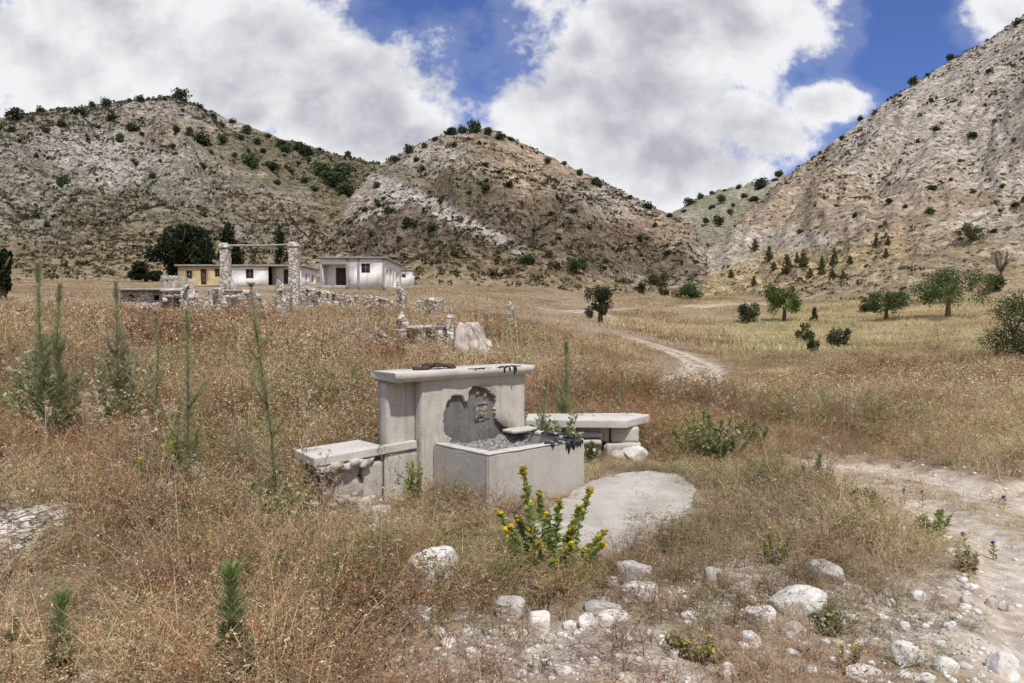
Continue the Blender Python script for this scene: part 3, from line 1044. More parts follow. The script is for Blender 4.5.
# dark grove beside the houses
def grove_tree(u, v, w_, h_, Y, label, seed, n=3400):
    a, _ = ray(u, v)
    b = Vector((a * Y, Y, h1(a * Y, Y) - .1))
    m = px_size(b); W = w_ * m; Hh = b_top(b, u, v - h_)
    rg = np.random.default_rng(seed)
    lumps = []
    for k in range(12):
        an = rg.uniform(0, 6.28); r = math.sqrt(rg.random()) * .34 * W
        lumps.append((math.cos(an) * r, math.sin(an) * r, Hh * rg.uniform(.2, .84), W * rg.uniform(.13, .2), W * rg.uniform(.13, .2), Hh * rg.uniform(.12, .18)))
    return tree('evergreen_tree', b, lumps, int(n * 2.2), .46, [(.014, .022, .011), (.02, .032, .015), (.03, .044, .018), (.045, .062, .026)], forked_trunk(Hh, .3, seed, .05, 5, .4), label, 'tree', seed, 'evergreens around the houses')


def b_top(b, u, v):
    return max(1.5, at(u, v, b.y).z - b.z)


grove_tree(182, 284, 72, 64, 122, 'largest dark evergreen tree, behind the yellow end of the house row', 201, 4600)
grove_tree(146, 284, 34, 24, 112, 'low dark evergreen at the left foot of the largest evergreen', 202, 1400)
grove_tree(233, 275, 28, 56, 128, 'dark evergreen tree rising behind the left stone column', 203, 1800)
grove_tree(206, 280, 30, 42, 118, 'dark evergreen filling the gap between the two tallest evergreens', 206, 1500)
grove_tree(2, 292, 22, 44, 62, 'dark evergreen bush half cut off by the left edge', 204, 1600)
grove_tree(281, 246, 16, 22, 150, 'dark shrub on the slope behind the right stone column', 205, 600)

# ------------------------------------------------------------------ shrubs dotted over the hills
SHRUB = [shrub_mesh('hill_shrub', 300 + i, 460, .13, [GREEN_DK, GREEN_DK[1:], GREEN_DK[1:] + GREEN_OL[:1], GREEN_MD[:2] + GREEN_DK[2:], GREEN_DK, GREEN_OL[:2] + GREEN_DK[2:]][i], .5 + .09 * i) for i in range(6)]
HL = {
 1: [(181,97,15),(16,116,15),(40,111,9),(64,111,9),(77,111,14),(93,105,9),(112,117,15),(134,128,15),(33,120,9),(62,124,13),(46,131,8),(140,100,7),(165,99,7),
     (130,100,7),(105,104,11),(177,129,10),(190,131,8),(202,142,14),(211,152,9),(203,167,9),(154,140,10),(141,134,8),(152,177,9),(64,182,16),(60,186,8),(183,110,7),
     (200,107,8),(213,115,13),(247,130,16),(268,136,8),(280,143,12),(233,122,7),(252,165,14),(270,166,14),(248,151,8),(235,156,9),(299,163,8),(309,161,7),(277,183,8),
     (348,154,8),(320,149,6),(35,216,9),(47,225,8),(172,147,8),(188,134,8),(322,172,22),(334,182,26),(346,190,24),(318,165,15),(340,176,18),(300,151,13),(12,131,7),(36,156,7),(133,161,6),(160,161,6),
     (136,165,8),(224,141,9),(286,150,10),(257,143,8),(310,152,9),(120,140,8),(88,141,7),(98,127,7),(20,141,7),(0,128,9),(222,125,9),(241,138,8),(262,150,8),(330,158,8),(291,172,9),(305,181,10),(315,190,9)],
 2: [(408,151,10),(424,146,9),(450,132,11),(462,131,9),(475,130,13),(488,132,10),(500,136,11),(511,139,9),(485,164,10),(498,171,10),(486,187,15),(507,184,12),(486,180,8),(442,200,14),(547,161,9),
     (564,164,7),(550,214,9),(574,211,9),(432,229,13),(394,210,9),(410,223,14),(383,198,9),(388,212,8),(549,255,9),(528,261,12),(510,260,6),(498,253,6),(423,169,8),(454,145,8),(380,205,9),(536,152,7),
     (580,174,6),(596,183,8),(630,198,7),(648,207,8),(670,215,8),(615,191,6),(668,252,14),(622,281,9),(470,193,6),(600,186,6),(396,160,9),(416,160,8),(436,139,8),(522,147,7),(376,186,10),(364,210,9),(350,222,8),
     (560,238,7),(590,228,7),(606,262,8),(640,240,7),(655,226,6),(474,240,8),(455,255,8),(400,240,8),(372,234,9)],
 3: [(690,203,9),(700,197,8),(712,193,9),(725,190,8),(738,187,7),(722,200,10),(712,207,9),(730,212,10),(745,196,9),(760,186,14),(775,180,12),(706,222,9),(718,224,10),(733,205,8),(684,211,8),(752,200,9)],
 4: [(779,168,9),(760,184,11),(735,226,5),(860,115,9),(914,83,8),(928,75,8),(951,56,10),(990,71,7),(936,128,14),(972,135,12),(1018,22,9),(933,188,11),(951,179,8),(973,191,7),(890,201,9),(930,212,13),
     (992,231,8),(905,207,6),(820,153,5),(842,139,5),(876,112,5),(900,96,6),(1008,96,6),(985,105,5),(1014,141,6),(960,161,6),(1002,186,7),(870,176,6),(845,190,5),(815,206,6),(900,160,6),(918,142,5),(855,215,7),(800,232,6),(880,226,6),(1015,205,9),(1000,210,7)],
}
HTXT = {1: ('dark evergreen shrub growing on the grey left hill', 'shrubs on the left hill'),
        2: ('dark evergreen shrub growing on the pointed middle hill', 'shrubs on the middle hill'),
        3: ('dark shrub growing on the far green hill in the gap', 'shrubs on the far hill'),
        4: ('dark shrub growing on the steep pale hillside at right', 'shrubs on the right hillside')}
rg_ = random.Random(5)
for hid, lst in HL.items():
    for (u, v, w_) in lst:
        if hid == 2 and 420 < u < 525 and v < 145: w_ *= 1.1
        p = ground(u, v + w_ * .22, 60)
        s = w_ * px_size(p) * rg_.choice((.8, .95, 1.1, 1.2, 1.35, 1.6))
        o = link('hill_shrub', rg_.choice(SHRUB), None, p - Vector((0, 0, s * .06)), rg_.uniform(0, 6.28))
        o.scale = (s, s, s * rg_.uniform(.65, 1.05))
        tag(o, HTXT[hid][0], 'shrub', HTXT[hid][1])

# young conifers at the straw coloured foot of the right hillside
CON = []
for i in range(3):
    sc2 = crown_soup([(0, 0, .18, .26, .26, .18), (0, 0, .42, .21, .21, .2), (0, 0, .66, .14, .14, .2), (0, 0, .84, .08, .08, .16)], 420, .11,
                     [(.06, .068, .028), (.085, .092, .036), (.11, .11, .05), (.075, .088, .034)], 400 + i, .3, rag=.3)
    sc2.add(*tube_arrays([(0, 0, -.05), (0, 0, .5), (0, 0, 1.0)], [.03, .02, .006], 5), c=(.10, .08, .05))
    CON.append(sc2.mesh('young_conifer', M_LEAF))
for (u, v, w_, h_) in [(755, 251, 10, 12), (769, 261, 11, 15), (787, 273, 15, 19), (803, 268, 13, 18), (822, 269, 9, 13), (834, 267, 10, 20), (810, 278, 10, 10), (822, 275, 10, 10), (832, 277, 9, 8),
                       (850, 264, 9, 8), (876, 247, 7, 14), (888, 246, 7, 10), (886, 257, 7, 9), (754, 286, 9, 10), (731, 278, 9, 9), (797, 262, 7, 10), (774, 270, 8, 9), (843, 279, 8, 8)]:
    p = ground(u, v, 40)
    m = px_size(p)
    o = link('young_conifer', rg_.choice(CON), None, p, rg_.uniform(0, 6.28))
    o.scale = (w_ * m * 1.5, w_ * m * 1.5, h_ * m)
    tag(o, 'young conifer on the straw coloured foot of the right hillside', 'conifer', 'young conifers below the right hillside')


# low scrub too fine to count
def scrub():
    rg = np.random.default_rng(91)
    s = Soup()
    N = 90000
    u = rg.uniform(-60, 1090, N); Y = rg.uniform(95, 400, N) ** 1.0
    a = (u - 512) / F
    x = a * Y
    z, ident, tt, uu, YY, dt = H(x, Y, True)
    pu, pv = proj(x, Y, z)
    _, sc_, _ = hill_colour(ident, x, Y, z, pu, pv, tt)
    patch = fbm(x / 20., Y / 20., 95, 4) * .75 + fbm(x / 60., Y / 60., 96, 2) * .5 - .12
    keep = (ident > 0) & (tt < 1.0) & (rg.random(N) < np.clip((patch - .36) * 2.9, 0, 1) * (.15 + sc_)) & ~((ident == 4) & (rg.random(N) < .45))
    x, Y, z, sc_ = x[keep], Y[keep], z[keep], sc_[keep]
    n = len(x)
    size = np.exp(rg.normal(-.42, .42, n)) * (Y / 240.) ** .35
    K = 9
    d = rg.normal(size=(n, K, 3)); d[..., 2] = np.abs(d[..., 2]) * .7
    d /= np.linalg.norm(d, axis=2)[..., None]
    P = np.stack([x, Y, z], 1)[:, None, :] + d * size[:, None, None] * np.array([.62, .62, .5])
    V, T = rand_rot_quads(P.reshape(-1, 3), np.repeat(size, K) * .62, rg, .8)
    pal = np.array([(.05, .05, .026), (.075, .07, .035), (.10, .085, .045), (.13, .105, .062), (.085, .085, .045)])
    c = np.repeat(pal[rg.integers(0, len(pal), n)] * rg.uniform(.75, 1.25, (n, 1)), K * 4, 0)
    me = np_mesh('scrub', V, tris=T, mat=M_LEAF, col=c)
    tag(link('scrub', me), 'low brown and olive scrub speckling the hillsides', 'scrub', kind='stuff')
    return n


print('scrub', scrub())

# ------------------------------------------------------------------ the broken fountain
def plaster_material(name, pale, mid, dark, streak=.5, scale=1.0, grime=.5, soot=False, cracks=.12):
    m, t = material(name)
    co = t.coord()
    a = t.noise(co, 2.6 * scale, 6, .62, .4)
    b = t.noise(co, 14. * scale, 5, .65)
    g = t.noise(co, 90. * scale, 3, .6)
    v = t.noise(t.mapping(co, scale=(5, 5, .5)), 1.3 * scale, 6, .66, .6)
    c = t.mix(t.ss(a, .32, .66), mid, pale)
    c = t.mix(t.math('MULTIPLY', t.ss(v, .50, .70), streak), c, dark)
    c = t.mix(t.math('MULTIPLY', t.ss(b, .54, .72), grime), c, tuple(.5 * (p + q) for p, q in zip(mid, dark)))
    c = t.mix(t.math('MULTIPLY', t.ss(g, .6, .75), .35), c, dark)
    cr = t.voro(t.mapping(co, scale=(1, 1, 1.3)), 2.1 * scale, 'DISTANCE_TO_EDGE')
    crn = t.math('ADD', cr, t.math('MULTIPLY', t.math('SUBTRACT', b, .5), .05))
    crack = t.math('MULTIPLY', t.ss(crn, .006, .001), t.ss(a, .52, .6))
    c = t.mix(t.math('MULTIPLY', crack, cracks), c, tuple(k * .45 for k in dark))
    pit = t.ss(t.voro(co, 42. * scale), .16, .08)
    c = t.mix(t.math('MULTIPLY', pit, t.ss(b, .5, .6)), c, tuple(k * .5 for k in dark))
    if soot:
        c = t.mix(t.math('MULTIPLY', t.ss(t.math('ADD', t.attr('Col').outputs['Fac'], t.math('MULTIPLY', t.math('SUBTRACT', b, .5), .6)), .25, .85), .85), c, (.085, .082, .078))
    hh = t.math('SUBTRACT', t.math('ADD', t.math('MULTIPLY', b, .7), t.math('MULTIPLY', g, .3)), t.math('MULTIPLY', t.math('ADD', crack, pit), .5))
    t.surface(c, .9, t.bump(hh, .55, .012), spec=.15)
    return m


M_PLA = plaster_material('weathered_plaster', (.58, .545, .49), (.45, .415, .365), (.25, .235, .215), .55)
M_SOOT = plaster_material('sooty_plaster', (.58, .545, .49), (.45, .415, .365), (.25, .235, .215), .55, soot=True)
M_TUB = plaster_material('grey_render', (.50, .475, .435), (.42, .40, .365), (.26, .25, .225), .28, 1.0, .35)
M_SLAB = plaster_material('pale_concrete', (.60, .575, .53), (.48, .455, .41), (.27, .255, .225), .15)
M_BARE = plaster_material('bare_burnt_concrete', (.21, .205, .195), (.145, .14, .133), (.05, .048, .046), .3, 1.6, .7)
M_PADC = plaster_material('worn_concrete', (.48, .455, .415), (.37, .34, .295), (.27, .225, .17), .05, .8, .8, cracks=.7)


def simple_mat(name, col, rough=.8, spec=.3, var=.3, scale=12.):
    m, t = material(name)
    n = t.noise(t.coord(), scale, 4, .6)
    c = t.mix(t.ss(n, .3, .7), tuple(k * (1 - var) for k in col), tuple(min(1, k * (1 + var)) for k in col))
    t.surface(c, rough, t.bump(n, .3, .01), spec=spec)
    return m


M_TAR = simple_mat('black_tar', (.012, .012, .014), .45, .5)
M_ASH = simple_mat('ash', (.21, .20, .19), .95, .1, .6, 30.)


def subdiv_box(x0, x1, y0, y1, z0, z1, cell=.05, r=.012, amp=.004, seed=1):
    """box with softened, slightly worn edges"""
    dims = [(x0, x1), (y0, y1), (z0, z1)]
    ns = [max(2, int(round((b - a) / cell))) for a, b in dims]
    V = []; Q = []
    idx = {}

    def vid(i, j, k):
        key = (i, j, k)
        if key not in idx:
            idx[key] = len(V)
            V.append([dims[q][0] + (dims[q][1] - dims[q][0]) * (i, j, k)[q] / ns[q] for q in range(3)])
        return idx[key]
    for ax in range(3):
        b, c = (ax + 1) % 3, (ax + 2) % 3
        for side in (0, ns[ax]):
            for p in range(ns[b]):
                for q in range(ns[c]):
                    cs = []
                    for dp, dq in ((0, 0), (1, 0), (1, 1), (0, 1)):
                        ijk = [0, 0, 0]; ijk[ax] = side; ijk[b] = p + dp; ijk[c] = q + dq
                        cs.append(vid(*ijk))
                    Q.append(cs if side else cs[::-1])
    V = np.array(V)
    lo = np.array([a for a, b in dims]) + r; hi = np.array([b for a, b in dims]) - r
    inner = np.clip(V, lo, hi)
    d = V - inner
    L = np.linalg.norm(d, axis=1)
    n = d / np.maximum(L, 1e-9)[:, None]
    wear = (fbm(V[:, 0] * 6 + V[:, 2] * 4 + seed, V[:, 1] * 6 - V[:, 2] * 5, seed, 4) - .5)
    edge = (L > r * 1.05)
    V = inner + n * r
    V += n * (wear * amp * np.where(edge, 4.5, 2.0))[:, None]
    return V, np.array(Q)


def box_obj(name, dims, mat, parent, **kw):
    V, Q = subdiv_box(*dims, **kw)
    return link(name, np_mesh(name, V, quads=Q, mat=mat, smooth=False), parent)


def prism_mesh(name, poly, z0, z1, mat, bevel=.012, segs=2, cuts=0, jag=0.0, seed=0):
    """extruded outline with softened edges"""
    if jag:
        rg = random.Random(seed)
        out = []
        for (a, b) in zip(poly, poly[1:] + poly[:1]):
            L = math.dist(a, b); n = max(1, int(L / .08))
            for k in range(n):
                t = k / n
                q = rg.uniform(-jag, jag) if k else rg.uniform(-jag, jag) * .4
                nx, ny = (b[1] - a[1]) / L, -(b[0] - a[0]) / L
                out.append((a[0] + (b[0] - a[0]) * t + nx * q, a[1] + (b[1] - a[1]) * t + ny * q))
        poly = out
    bm = bmesh.new()
    vs = [bm.verts.new((p[0], p[1], z1)) for p in poly]
    f = bm.faces.new(vs)
    if f.normal.z < 0: f.normal_flip()
    r = bmesh.ops.extrude_face_region(bm, geom=[f])
    for v in r['geom']:
        if isinstance(v, bmesh.types.BMVert): v.co.z = z0
    bmesh.ops.recalc_face_normals(bm, faces=bm.faces[:])
    if bevel:
        ed = [e for e in bm.edges if abs(e.verts[0].co.z - e.verts[1].co.z) < 1e-6 or not jag]
        bmesh.ops.bevel(bm, geom=ed, offset=bevel, segments=segs, affect='EDGES', profile=.6)
    me = bpy.data.meshes.new(name)
    bm.to_mesh(me); bm.free()
    me.materials.append(mat)
    return me


FTH = math.radians(42)
FO = Vector((-1.16, 6.65, 0.0))
FZ = h1(-.3, 7.0) - .06


def in_poly(px, py, poly):
    c = np.zeros(np.shape(px), bool)
    n = len(poly)
    for i in range(n):
        x0, y0 = poly[i]; x1, y1 = poly[(i + 1) % n]
        cond = ((y0 > py) != (y1 > py)) & (px < (x1 - x0) * (py - y0) / (y1 - y0 + 1e-12) + x0)
        c ^= cond
    return c


def fountain():
    """local frame: x along the wall to the right, y into the wall, z up"""
    root = empty('stone_fountain', (FO.x, FO.y, FZ), 'ruined concrete fountain with a capped back wall and a square trough', 'fountain', None, FTH)
    zt = 1.13 - FZ * 0          # underside of the cap
    # core of the wall: bare concrete, seen where the plaster has gone
    box_obj('wall', (0.05, 1.60, .0, .17, -.2, zt), M_PLA, root, cell=.06, r=.01, amp=.003, seed=3)
    box_obj('wall_core', (.345, 1.615, -.082, .05, -.2, zt + .004), M_BARE, root, cell=.03, r=.006, amp=.010, seed=4)
    # plaster skin over the front section with a broken hole
    X0, X1, Z0, Z1 = .335, 1.625, -.2, zt
    hole = [(.70, .40), (.655, .50), (.66, .56), (.60, .62), (.575, .74), (.60, .87), (.66, .95), (.715, .985), (.79, .955), (.85, .90), (.885, .915), (.89, 1.0),
            (.95, 1.04), (1.06, 1.035), (1.15, .985), (1.215, .92), (1.235, .86), (1.245, .76), (1.24, .70), (1.30, .64), (1.38, .60), (1.42, .56), (1.44, .50), (1.45, .40)]
    cell = .0125
    nx, nz = int((X1 - X0) / cell), int((Z1 - Z0) / cell)
    gx = np.linspace(X0, X1, nx + 1); gz = np.linspace(Z0, Z1, nz + 1)
    mx, mz = (gx[:-1] + gx[1:]) / 2, (gz[:-1] + gz[1:]) / 2
    MX, MZ = np.meshgrid(mx, mz)
    jx = (fbm(MX * 18, MZ * 18, 12, 3) - .5) * .05; jz = (fbm(MX * 18 + 40, MZ * 18, 13, 3) - .5) * .05
    keep = ~in_poly(MX + jx, MZ + jz, hole)
    V = []; Q = []; ids = {}

    def vid(i, j, layer):
        k = (i, j, layer)
        if k not in ids:
            ids[k] = len(V)
            wv = float(fbm(np.array(gx[i] * 4), np.array(gz[j] * 4), 15, 3)) - .5
            V.append((gx[i], (-.125 + wv * .006) if layer == 0 else -.072, gz[j]))
        return ids[k]
    for j in range(nz):
        for i in range(nx):
            if not keep[j, i]: continue
            Q.append((vid(i, j, 0), vid(i + 1, j, 0), vid(i + 1, j + 1, 0), vid(i, j + 1, 0)))
            for di, dj, e0, e1 in ((-1, 0, (0, 1), (0, 0)), (1, 0, (1, 0), (1, 1)), (0, -1, (0, 0), (1, 0)), (0, 1, (1, 1), (0, 1))):
                a, b = i + di, j + dj
                if not (0 <= a < nx and 0 <= b < nz) or not keep[b, a]:
                    p, q = (i + e0[0], j + e0[1]), (i + e1[0], j + e1[1])
                    Q.append((vid(*p, 0), vid(*p, 1), vid(*q, 1), vid(*q, 0)))
    PV = np.array(V)
    # smoke and damp left on the plaster round the hearth and along its foot
    so_ = np.exp(-((PV[:, 0] - 1.28) / .26) ** 2 - ((PV[:, 2] - .50) / .26) ** 2) * 1.0 + .5 * np.exp(-((PV[:, 0] - 1.1) / .3) ** 2 - ((PV[:, 2] - 1.0) / .12) ** 2) \
        + .35 * np.exp(-((PV[:, 0] - .62) / .1) ** 2 - ((PV[:, 2] - .6) / .3) ** 2)
    link('plaster', np_mesh('plaster', V, quads=Q, mat=M_SOOT, col=np.repeat(np.clip(so_, 0, 1)[:, None], 3, 1)), root)
    box_obj('plaster_side', (.335, .344, -.118, -.001, -.2, zt - .002), M_PLA, root, cell=.04, r=.002, amp=.001, seed=6)
    # small recess with a pale brick frame, high in the bare patch
    s = Soup()
    for (a, b, c, d) in ((1.00, 1.016, .69, .86), (1.155, 1.175, .70, .87), (1.018, 1.153, .85, .868), (1.02, 1.12, .69, .704)):
        Vb, Qb = subdiv_box(a, b, -.090, -.07, c, d, cell=.02, r=.004, amp=.005, seed=int(a * 100))
        s.add(Vb, np.concatenate([Qb[:, [0, 1, 2]], Qb[:, [0, 2, 3]]]))
    link('niche_frame', s.mesh('niche_frame', simple_mat('niche_plaster', (.23, .205, .18), .9, .1, .5)), root)
    s = Soup()
    for k in range(9):
        q = random.Random(k)
        Vb, Tb = rock_arrays((q.uniform(.03, .06), .03, q.uniform(.03, .08)), 60 + k, 2, 5)
        s.add(Vb + np.array([1.03 + (k % 3) * .045, -.083, (.75, .80, .965)[k // 3] + q.uniform(-.015, .015)]), Tb)
    link('exposed_brick', s.mesh('exposed_brick', simple_mat('brick', (.25, .205, .165), .9, .1, .5)), root)
    # cap: a shelf with a chamfered moulding below it
    prof = [(-.205, 1.165), (-.205, 1.212), (-.195, 1.220), (.205, 1.220), (.215, 1.212), (.215, 1.165), (.18, 1.128), (-.15, 1.128)]
    xs = np.linspace(-.0, 1.70, 60)
    V = []; Q = []
    npf = len(prof)
    for i, x in enumerate(xs):
        for k, (y, z) in enumerate(prof):
            inset = 0
            if k in (6, 7): inset = .045
            xx = x
            if i == 0: xx = x + inset
            if i == len(xs) - 1: xx = x - inset
            wv = float(fbm(np.array(x * 7.), np.array(k * 3.3), 33, 4)) - .5
            chip = max(0., float(vnoise(np.array(x * 9.), np.array(k * .1), 34)) - .72) * .08 if k in (0, 1, 2) else 0
            V.append((xx, y + wv * .008 + chip, z + wv * .006))
    for i in range(len(xs) - 1):
        for k in range(npf):
            k2 = (k + 1) % npf
            Q.append((i * npf + k, i * npf + k2, (i + 1) * npf + k2, (i + 1) * npf + k))
    me = np_mesh('cap', V, quads=Q, mat=M_SLAB)
    bm = bmesh.new(); bm.from_mesh(me); bm.verts.ensure_lookup_table()
    bm.faces.new([bm.verts[k] for k in range(npf)]); bm.faces.new([bm.verts[(len(xs) - 1) * npf + k] for k in range(npf - 1, -1, -1)])
    bmesh.ops.recalc_face_normals(bm, faces=bm.faces[:]); bm.to_mesh(me); bm.free()
    link('cap', me, root)
    # trough: three walls about a filled basin
    hz = .535 - .0
    tx0, tx1, ty0 = .45, 1.665, -.93
    tr = empty('trough', (0, 0, 0)); tr.parent = root
    s_ = dict(cell=.05, r=.012, amp=.005)
    rim = [(tx0, -.135), (tx0, ty0), (tx1, ty0), (tx1, -.135), (tx1 - .13, -.135), (tx1 - .13, ty0 + .13), (tx0 + .12, ty0 + .13), (tx0 + .12, -.135)]
    bm = bmesh.new()
    vs = [bm.verts.new((p[0], p[1], hz)) for p in rim]
    f = bm.faces.new(vs)
    r = bmesh.ops.extrude_face_region(bm, geom=[f])
    for v in r['geom']:
        if isinstance(v, bmesh.types.BMVert): v.co.z = -.25
    bmesh.ops.recalc_face_normals(bm, faces=bm.faces[:])
    bmesh.ops.bevel(bm, geom=bm.edges[:], offset=.012, segments=2, affect='EDGES')
    bmesh.ops.triangulate(bm, faces=[f for f in bm.faces if len(f.verts) > 4])
    for k in range(3):
        bmesh.ops.subdivide_edges(bm, edges=[e for e in bm.edges if e.calc_length() > .07], cuts=1)
        bmesh.ops.triangulate(bm, faces=[f for f in bm.faces if len(f.verts) > 4])
    bm.normal_update()
    co = np.array([tuple(v.co) for v in bm.verts]); no = np.array([tuple(v.normal) for v in bm.verts])
    wv = fbm(co[:, 0] * 7 + co[:, 2] * 3, co[:, 1] * 7 - co[:, 2] * 4, 21, 4) - .5
    top = co[:, 2] > hz - .03
    co = co + no * (wv * np.where(top, .02, .008))[:, None]
    for v, c in zip(bm.verts, co): v.co = c
    me = bpy.data.meshes.new('basin'); bm.to_mesh(me); bm.free(); me.materials.append(M_TUB)
    tr_o = link('basin', me, root)
    bpy.data.objects.remove(tr)
    # pale broken rim coat along the top edges
    for nm, dims, sd in (('rim_coat', (tx0 + .004, tx1 - .004, ty0 + .004, ty0 + .125, hz - .002, hz + .013), 41),
                         ('rim_coat', (tx0 + .004, tx0 + .115, ty0 + .128, -.14, hz - .002, hz + .012), 42),
                         ('rim_coat', (tx1 - .126, tx1 - .004, ty0 + .128, -.14, hz - .002, hz + .030), 43)):
        box_obj(nm, dims, M_SLAB, tr_o, cell=.03, r=.006, amp=.006, seed=sd)
    box_obj('rim_coat', (tx1 - .36, tx1 - .02, -.30, -.128, hz + .02, hz + .055), M_SLAB, tr_o, cell=.03, r=.008, amp=.004, seed=44)
    # fill of ash and rubble
    gx = np.linspace(tx0 + .11, tx1 - .12, 46); gy = np.linspace(ty0 + .12, -.10, 30)
    GX, GY_ = np.meshgrid(gx, gy)
    GZ_ = .40 + .12 * sstep(GY_, -.45, -.12) + (fbm(GX * 9, GY_ * 9, 51, 4) - .5) * .12
    Vv = np.column_stack([GX.ravel(), GY_.ravel(), GZ_.ravel()])
    ii = np.arange(len(Vv)).reshape(GX.shape)
    Qv = np.stack([ii[:-1, :-1], ii[:-1, 1:], ii[1:, 1:], ii[1:, :-1]], -1).reshape(-1, 4)
    link('ash_fill', np_mesh('ash_fill', Vv, quads=Qv, mat=M_ASH, smooth=True), root)
    # tar run over the right end of the rim
    q = random.Random(8)
    for k in range(17):
        x = tx1 - .03 - abs(q.gauss(0, .16)); L = q.uniform(.03, .11) * (1.2 if k % 4 == 0 else .7)
        if x < tx1 - .42: L *= .5
        wd = q.uniform(.008, .02)
        s = Soup().add(*tube_arrays([(x, ty0 + .03, hz + .016), (x, ty0 - .004, hz + .004), (x + q.uniform(-.008, .008), ty0 - .007, hz - L * .6), (x, ty0 - .004, hz - L)],
                                    [wd * .7, wd, wd * .8, wd * .25], 6))
        link('tar_drip', s.mesh('tar_drip', M_TAR, True), root)
    s = Soup()
    for k in range(16):
        Vb, Tb = rock_arrays((q.uniform(.05, .13), q.uniform(.04, .09), q.uniform(.012, .022)), 80 + k, 2, 4, .09)
        s.add(Vb + np.array([tx1 - q.uniform(.02, .42), ty0 + q.uniform(.01, .11), hz + .014]), Tb)
    for k in range(14):
        Vb, Tb = rock_arrays((q.uniform(.05, .10), q.uniform(.04, .09), q.uniform(.02, .035)), 180 + k, 2, 4, .09)
        s.add(Vb + np.array([tx1 - q.uniform(.0, .14), ty0 + .08 + .042 * k, hz + .03]), Tb)
    link('tar_spill', s.mesh('tar_spill', M_TAR, True), root)
    # tar and burnt scraps on the cap
    s = Soup()
    xs = np.linspace(.82, 1.50, 30)
    s.add(*tube_arrays([(x, -.196 + q.uniform(-.012, .008), 1.219) for x in xs], [.003 + .016 * max(0., float(vnoise(np.array(x * 9), np.array(.5), 5)) - .25) for x in xs], 6))
    for x, L in ((1.27, .035), (1.40, .06), (1.425, .03), (1.34, .02)):
        s.add(*tube_arrays([(x, -.15, 1.222), (x, -.200, 1.219), (x + .004, -.208, 1.205), (x + .008, -.209, 1.20 - L), (x + .008, -.206, 1.192 - L)], [.008, .013, .012, .008, .003], 6))
    link('tar_stain', s.mesh('tar_stain', M_TAR, True), root)
    return root


def scraps():
    """burnt scraps lying on the cap"""
    Rm = Matrix.Rotation(FTH, 3, 'Z')
    s = Soup(); q = random.Random(19)
    for k in range(26):
        x = q.gauss(0, .10); sz = q.uniform(.03, .08)
        Vb, Tb = rock_arrays((sz * 1.5, sz, sz * .55), 220 + k, 1, 4, .12)
        s.add(Vb + np.array([x, q.uniform(-.06, .06), max(.012, .03 - abs(x) * .12) + q.uniform(0, .012)]), Tb)
    p = FO + Rm @ Vector((.62, .02, 0))
    o = link('burnt_debris', s.mesh('burnt_debris', simple_mat('burnt_bark', (.07, .045, .035), .9, .1, .5)), None, (p.x, p.y, FZ + 1.222), FTH)
    tag(o, 'small heap of burnt brown debris lying on the fountain cap', 'debris')


fountain()
scraps()


def bench_left():
    root = empty('stone_bench', (FO.x, FO.y, FZ), 'broken concrete bench at the left of the fountain, its near end hollow', 'bench', 'benches beside the fountain', FTH)
    zt = .565
    poly = [(-.70, -.075), (.334, -.135), (.334, -.003), (.015, -.003), (.015, -.003 + .001), (.012, .40), (-.64, .42)]
    poly = [(-.70, -.075), (.333, -.075), (.333, -.070), (.333, -.004), (-.006, -.004), (-.006, .40), (-.64, .42)]
    me = prism_mesh('seat', poly, zt - .075, zt, M_SLAB, .010, 2)
    o = link('seat', me, root, (0, 0, 0)); o.rotation_euler = (0, math.radians(-2.0), 0)
    box_obj('front_wall', (-.02, .332, -.055, -.006, -.2, zt - .078), M_PLA, root, cell=.04, r=.008, amp=.004, seed=71)
    box_obj('front_wall', (-.23, -.035, -.05, .06, -.2, zt - .13), M_PLA, root, cell=.04, r=.012, amp=.010, seed=72)
    box_obj('back_wall', (-.58, -.02, .20, .38, -.2, zt - .10), M_BARE, root, cell=.05, r=.02, amp=.02, seed=73)
    box_obj('core_wall', (-.50, -.24, .0, .19, -.2, zt - .10), M_RUBBLE, root, cell=.03, r=.02, amp=.035, seed=75)
    s = Soup(); q = random.Random(31)
    for k in range(16):
        sz = q.uniform(.04, .10)
        Vb, Tb = rock_arrays((sz * 1.4, sz, sz * .8), 330 + k, 2, 7, .06, boxy=1.0)
        x = q.uniform(-.60, -.22)
        s.add(Vb + np.array([x, q.uniform(-.12, .02), q.uniform(.0, .16)]), Tb)
    link('rubble_core', s.mesh('rubble_core', M_RUBBLE), root)
    s = Soup()
    for k in range(26):   # ragged broken edge under the slab
        sz = q.uniform(.035, .08)
        Vb, Tb = rock_arrays((sz * 1.5, sz, sz * .9), 430 + k, 2, 6, .09, boxy=1.0)
        s.add(Vb + np.array([q.uniform(-.66, -.16), q.uniform(-.07, .0), zt - .095 - q.uniform(.005, .045)]), Tb)
    link('broken_edge', s.mesh('broken_edge', M_ROCKG), root)


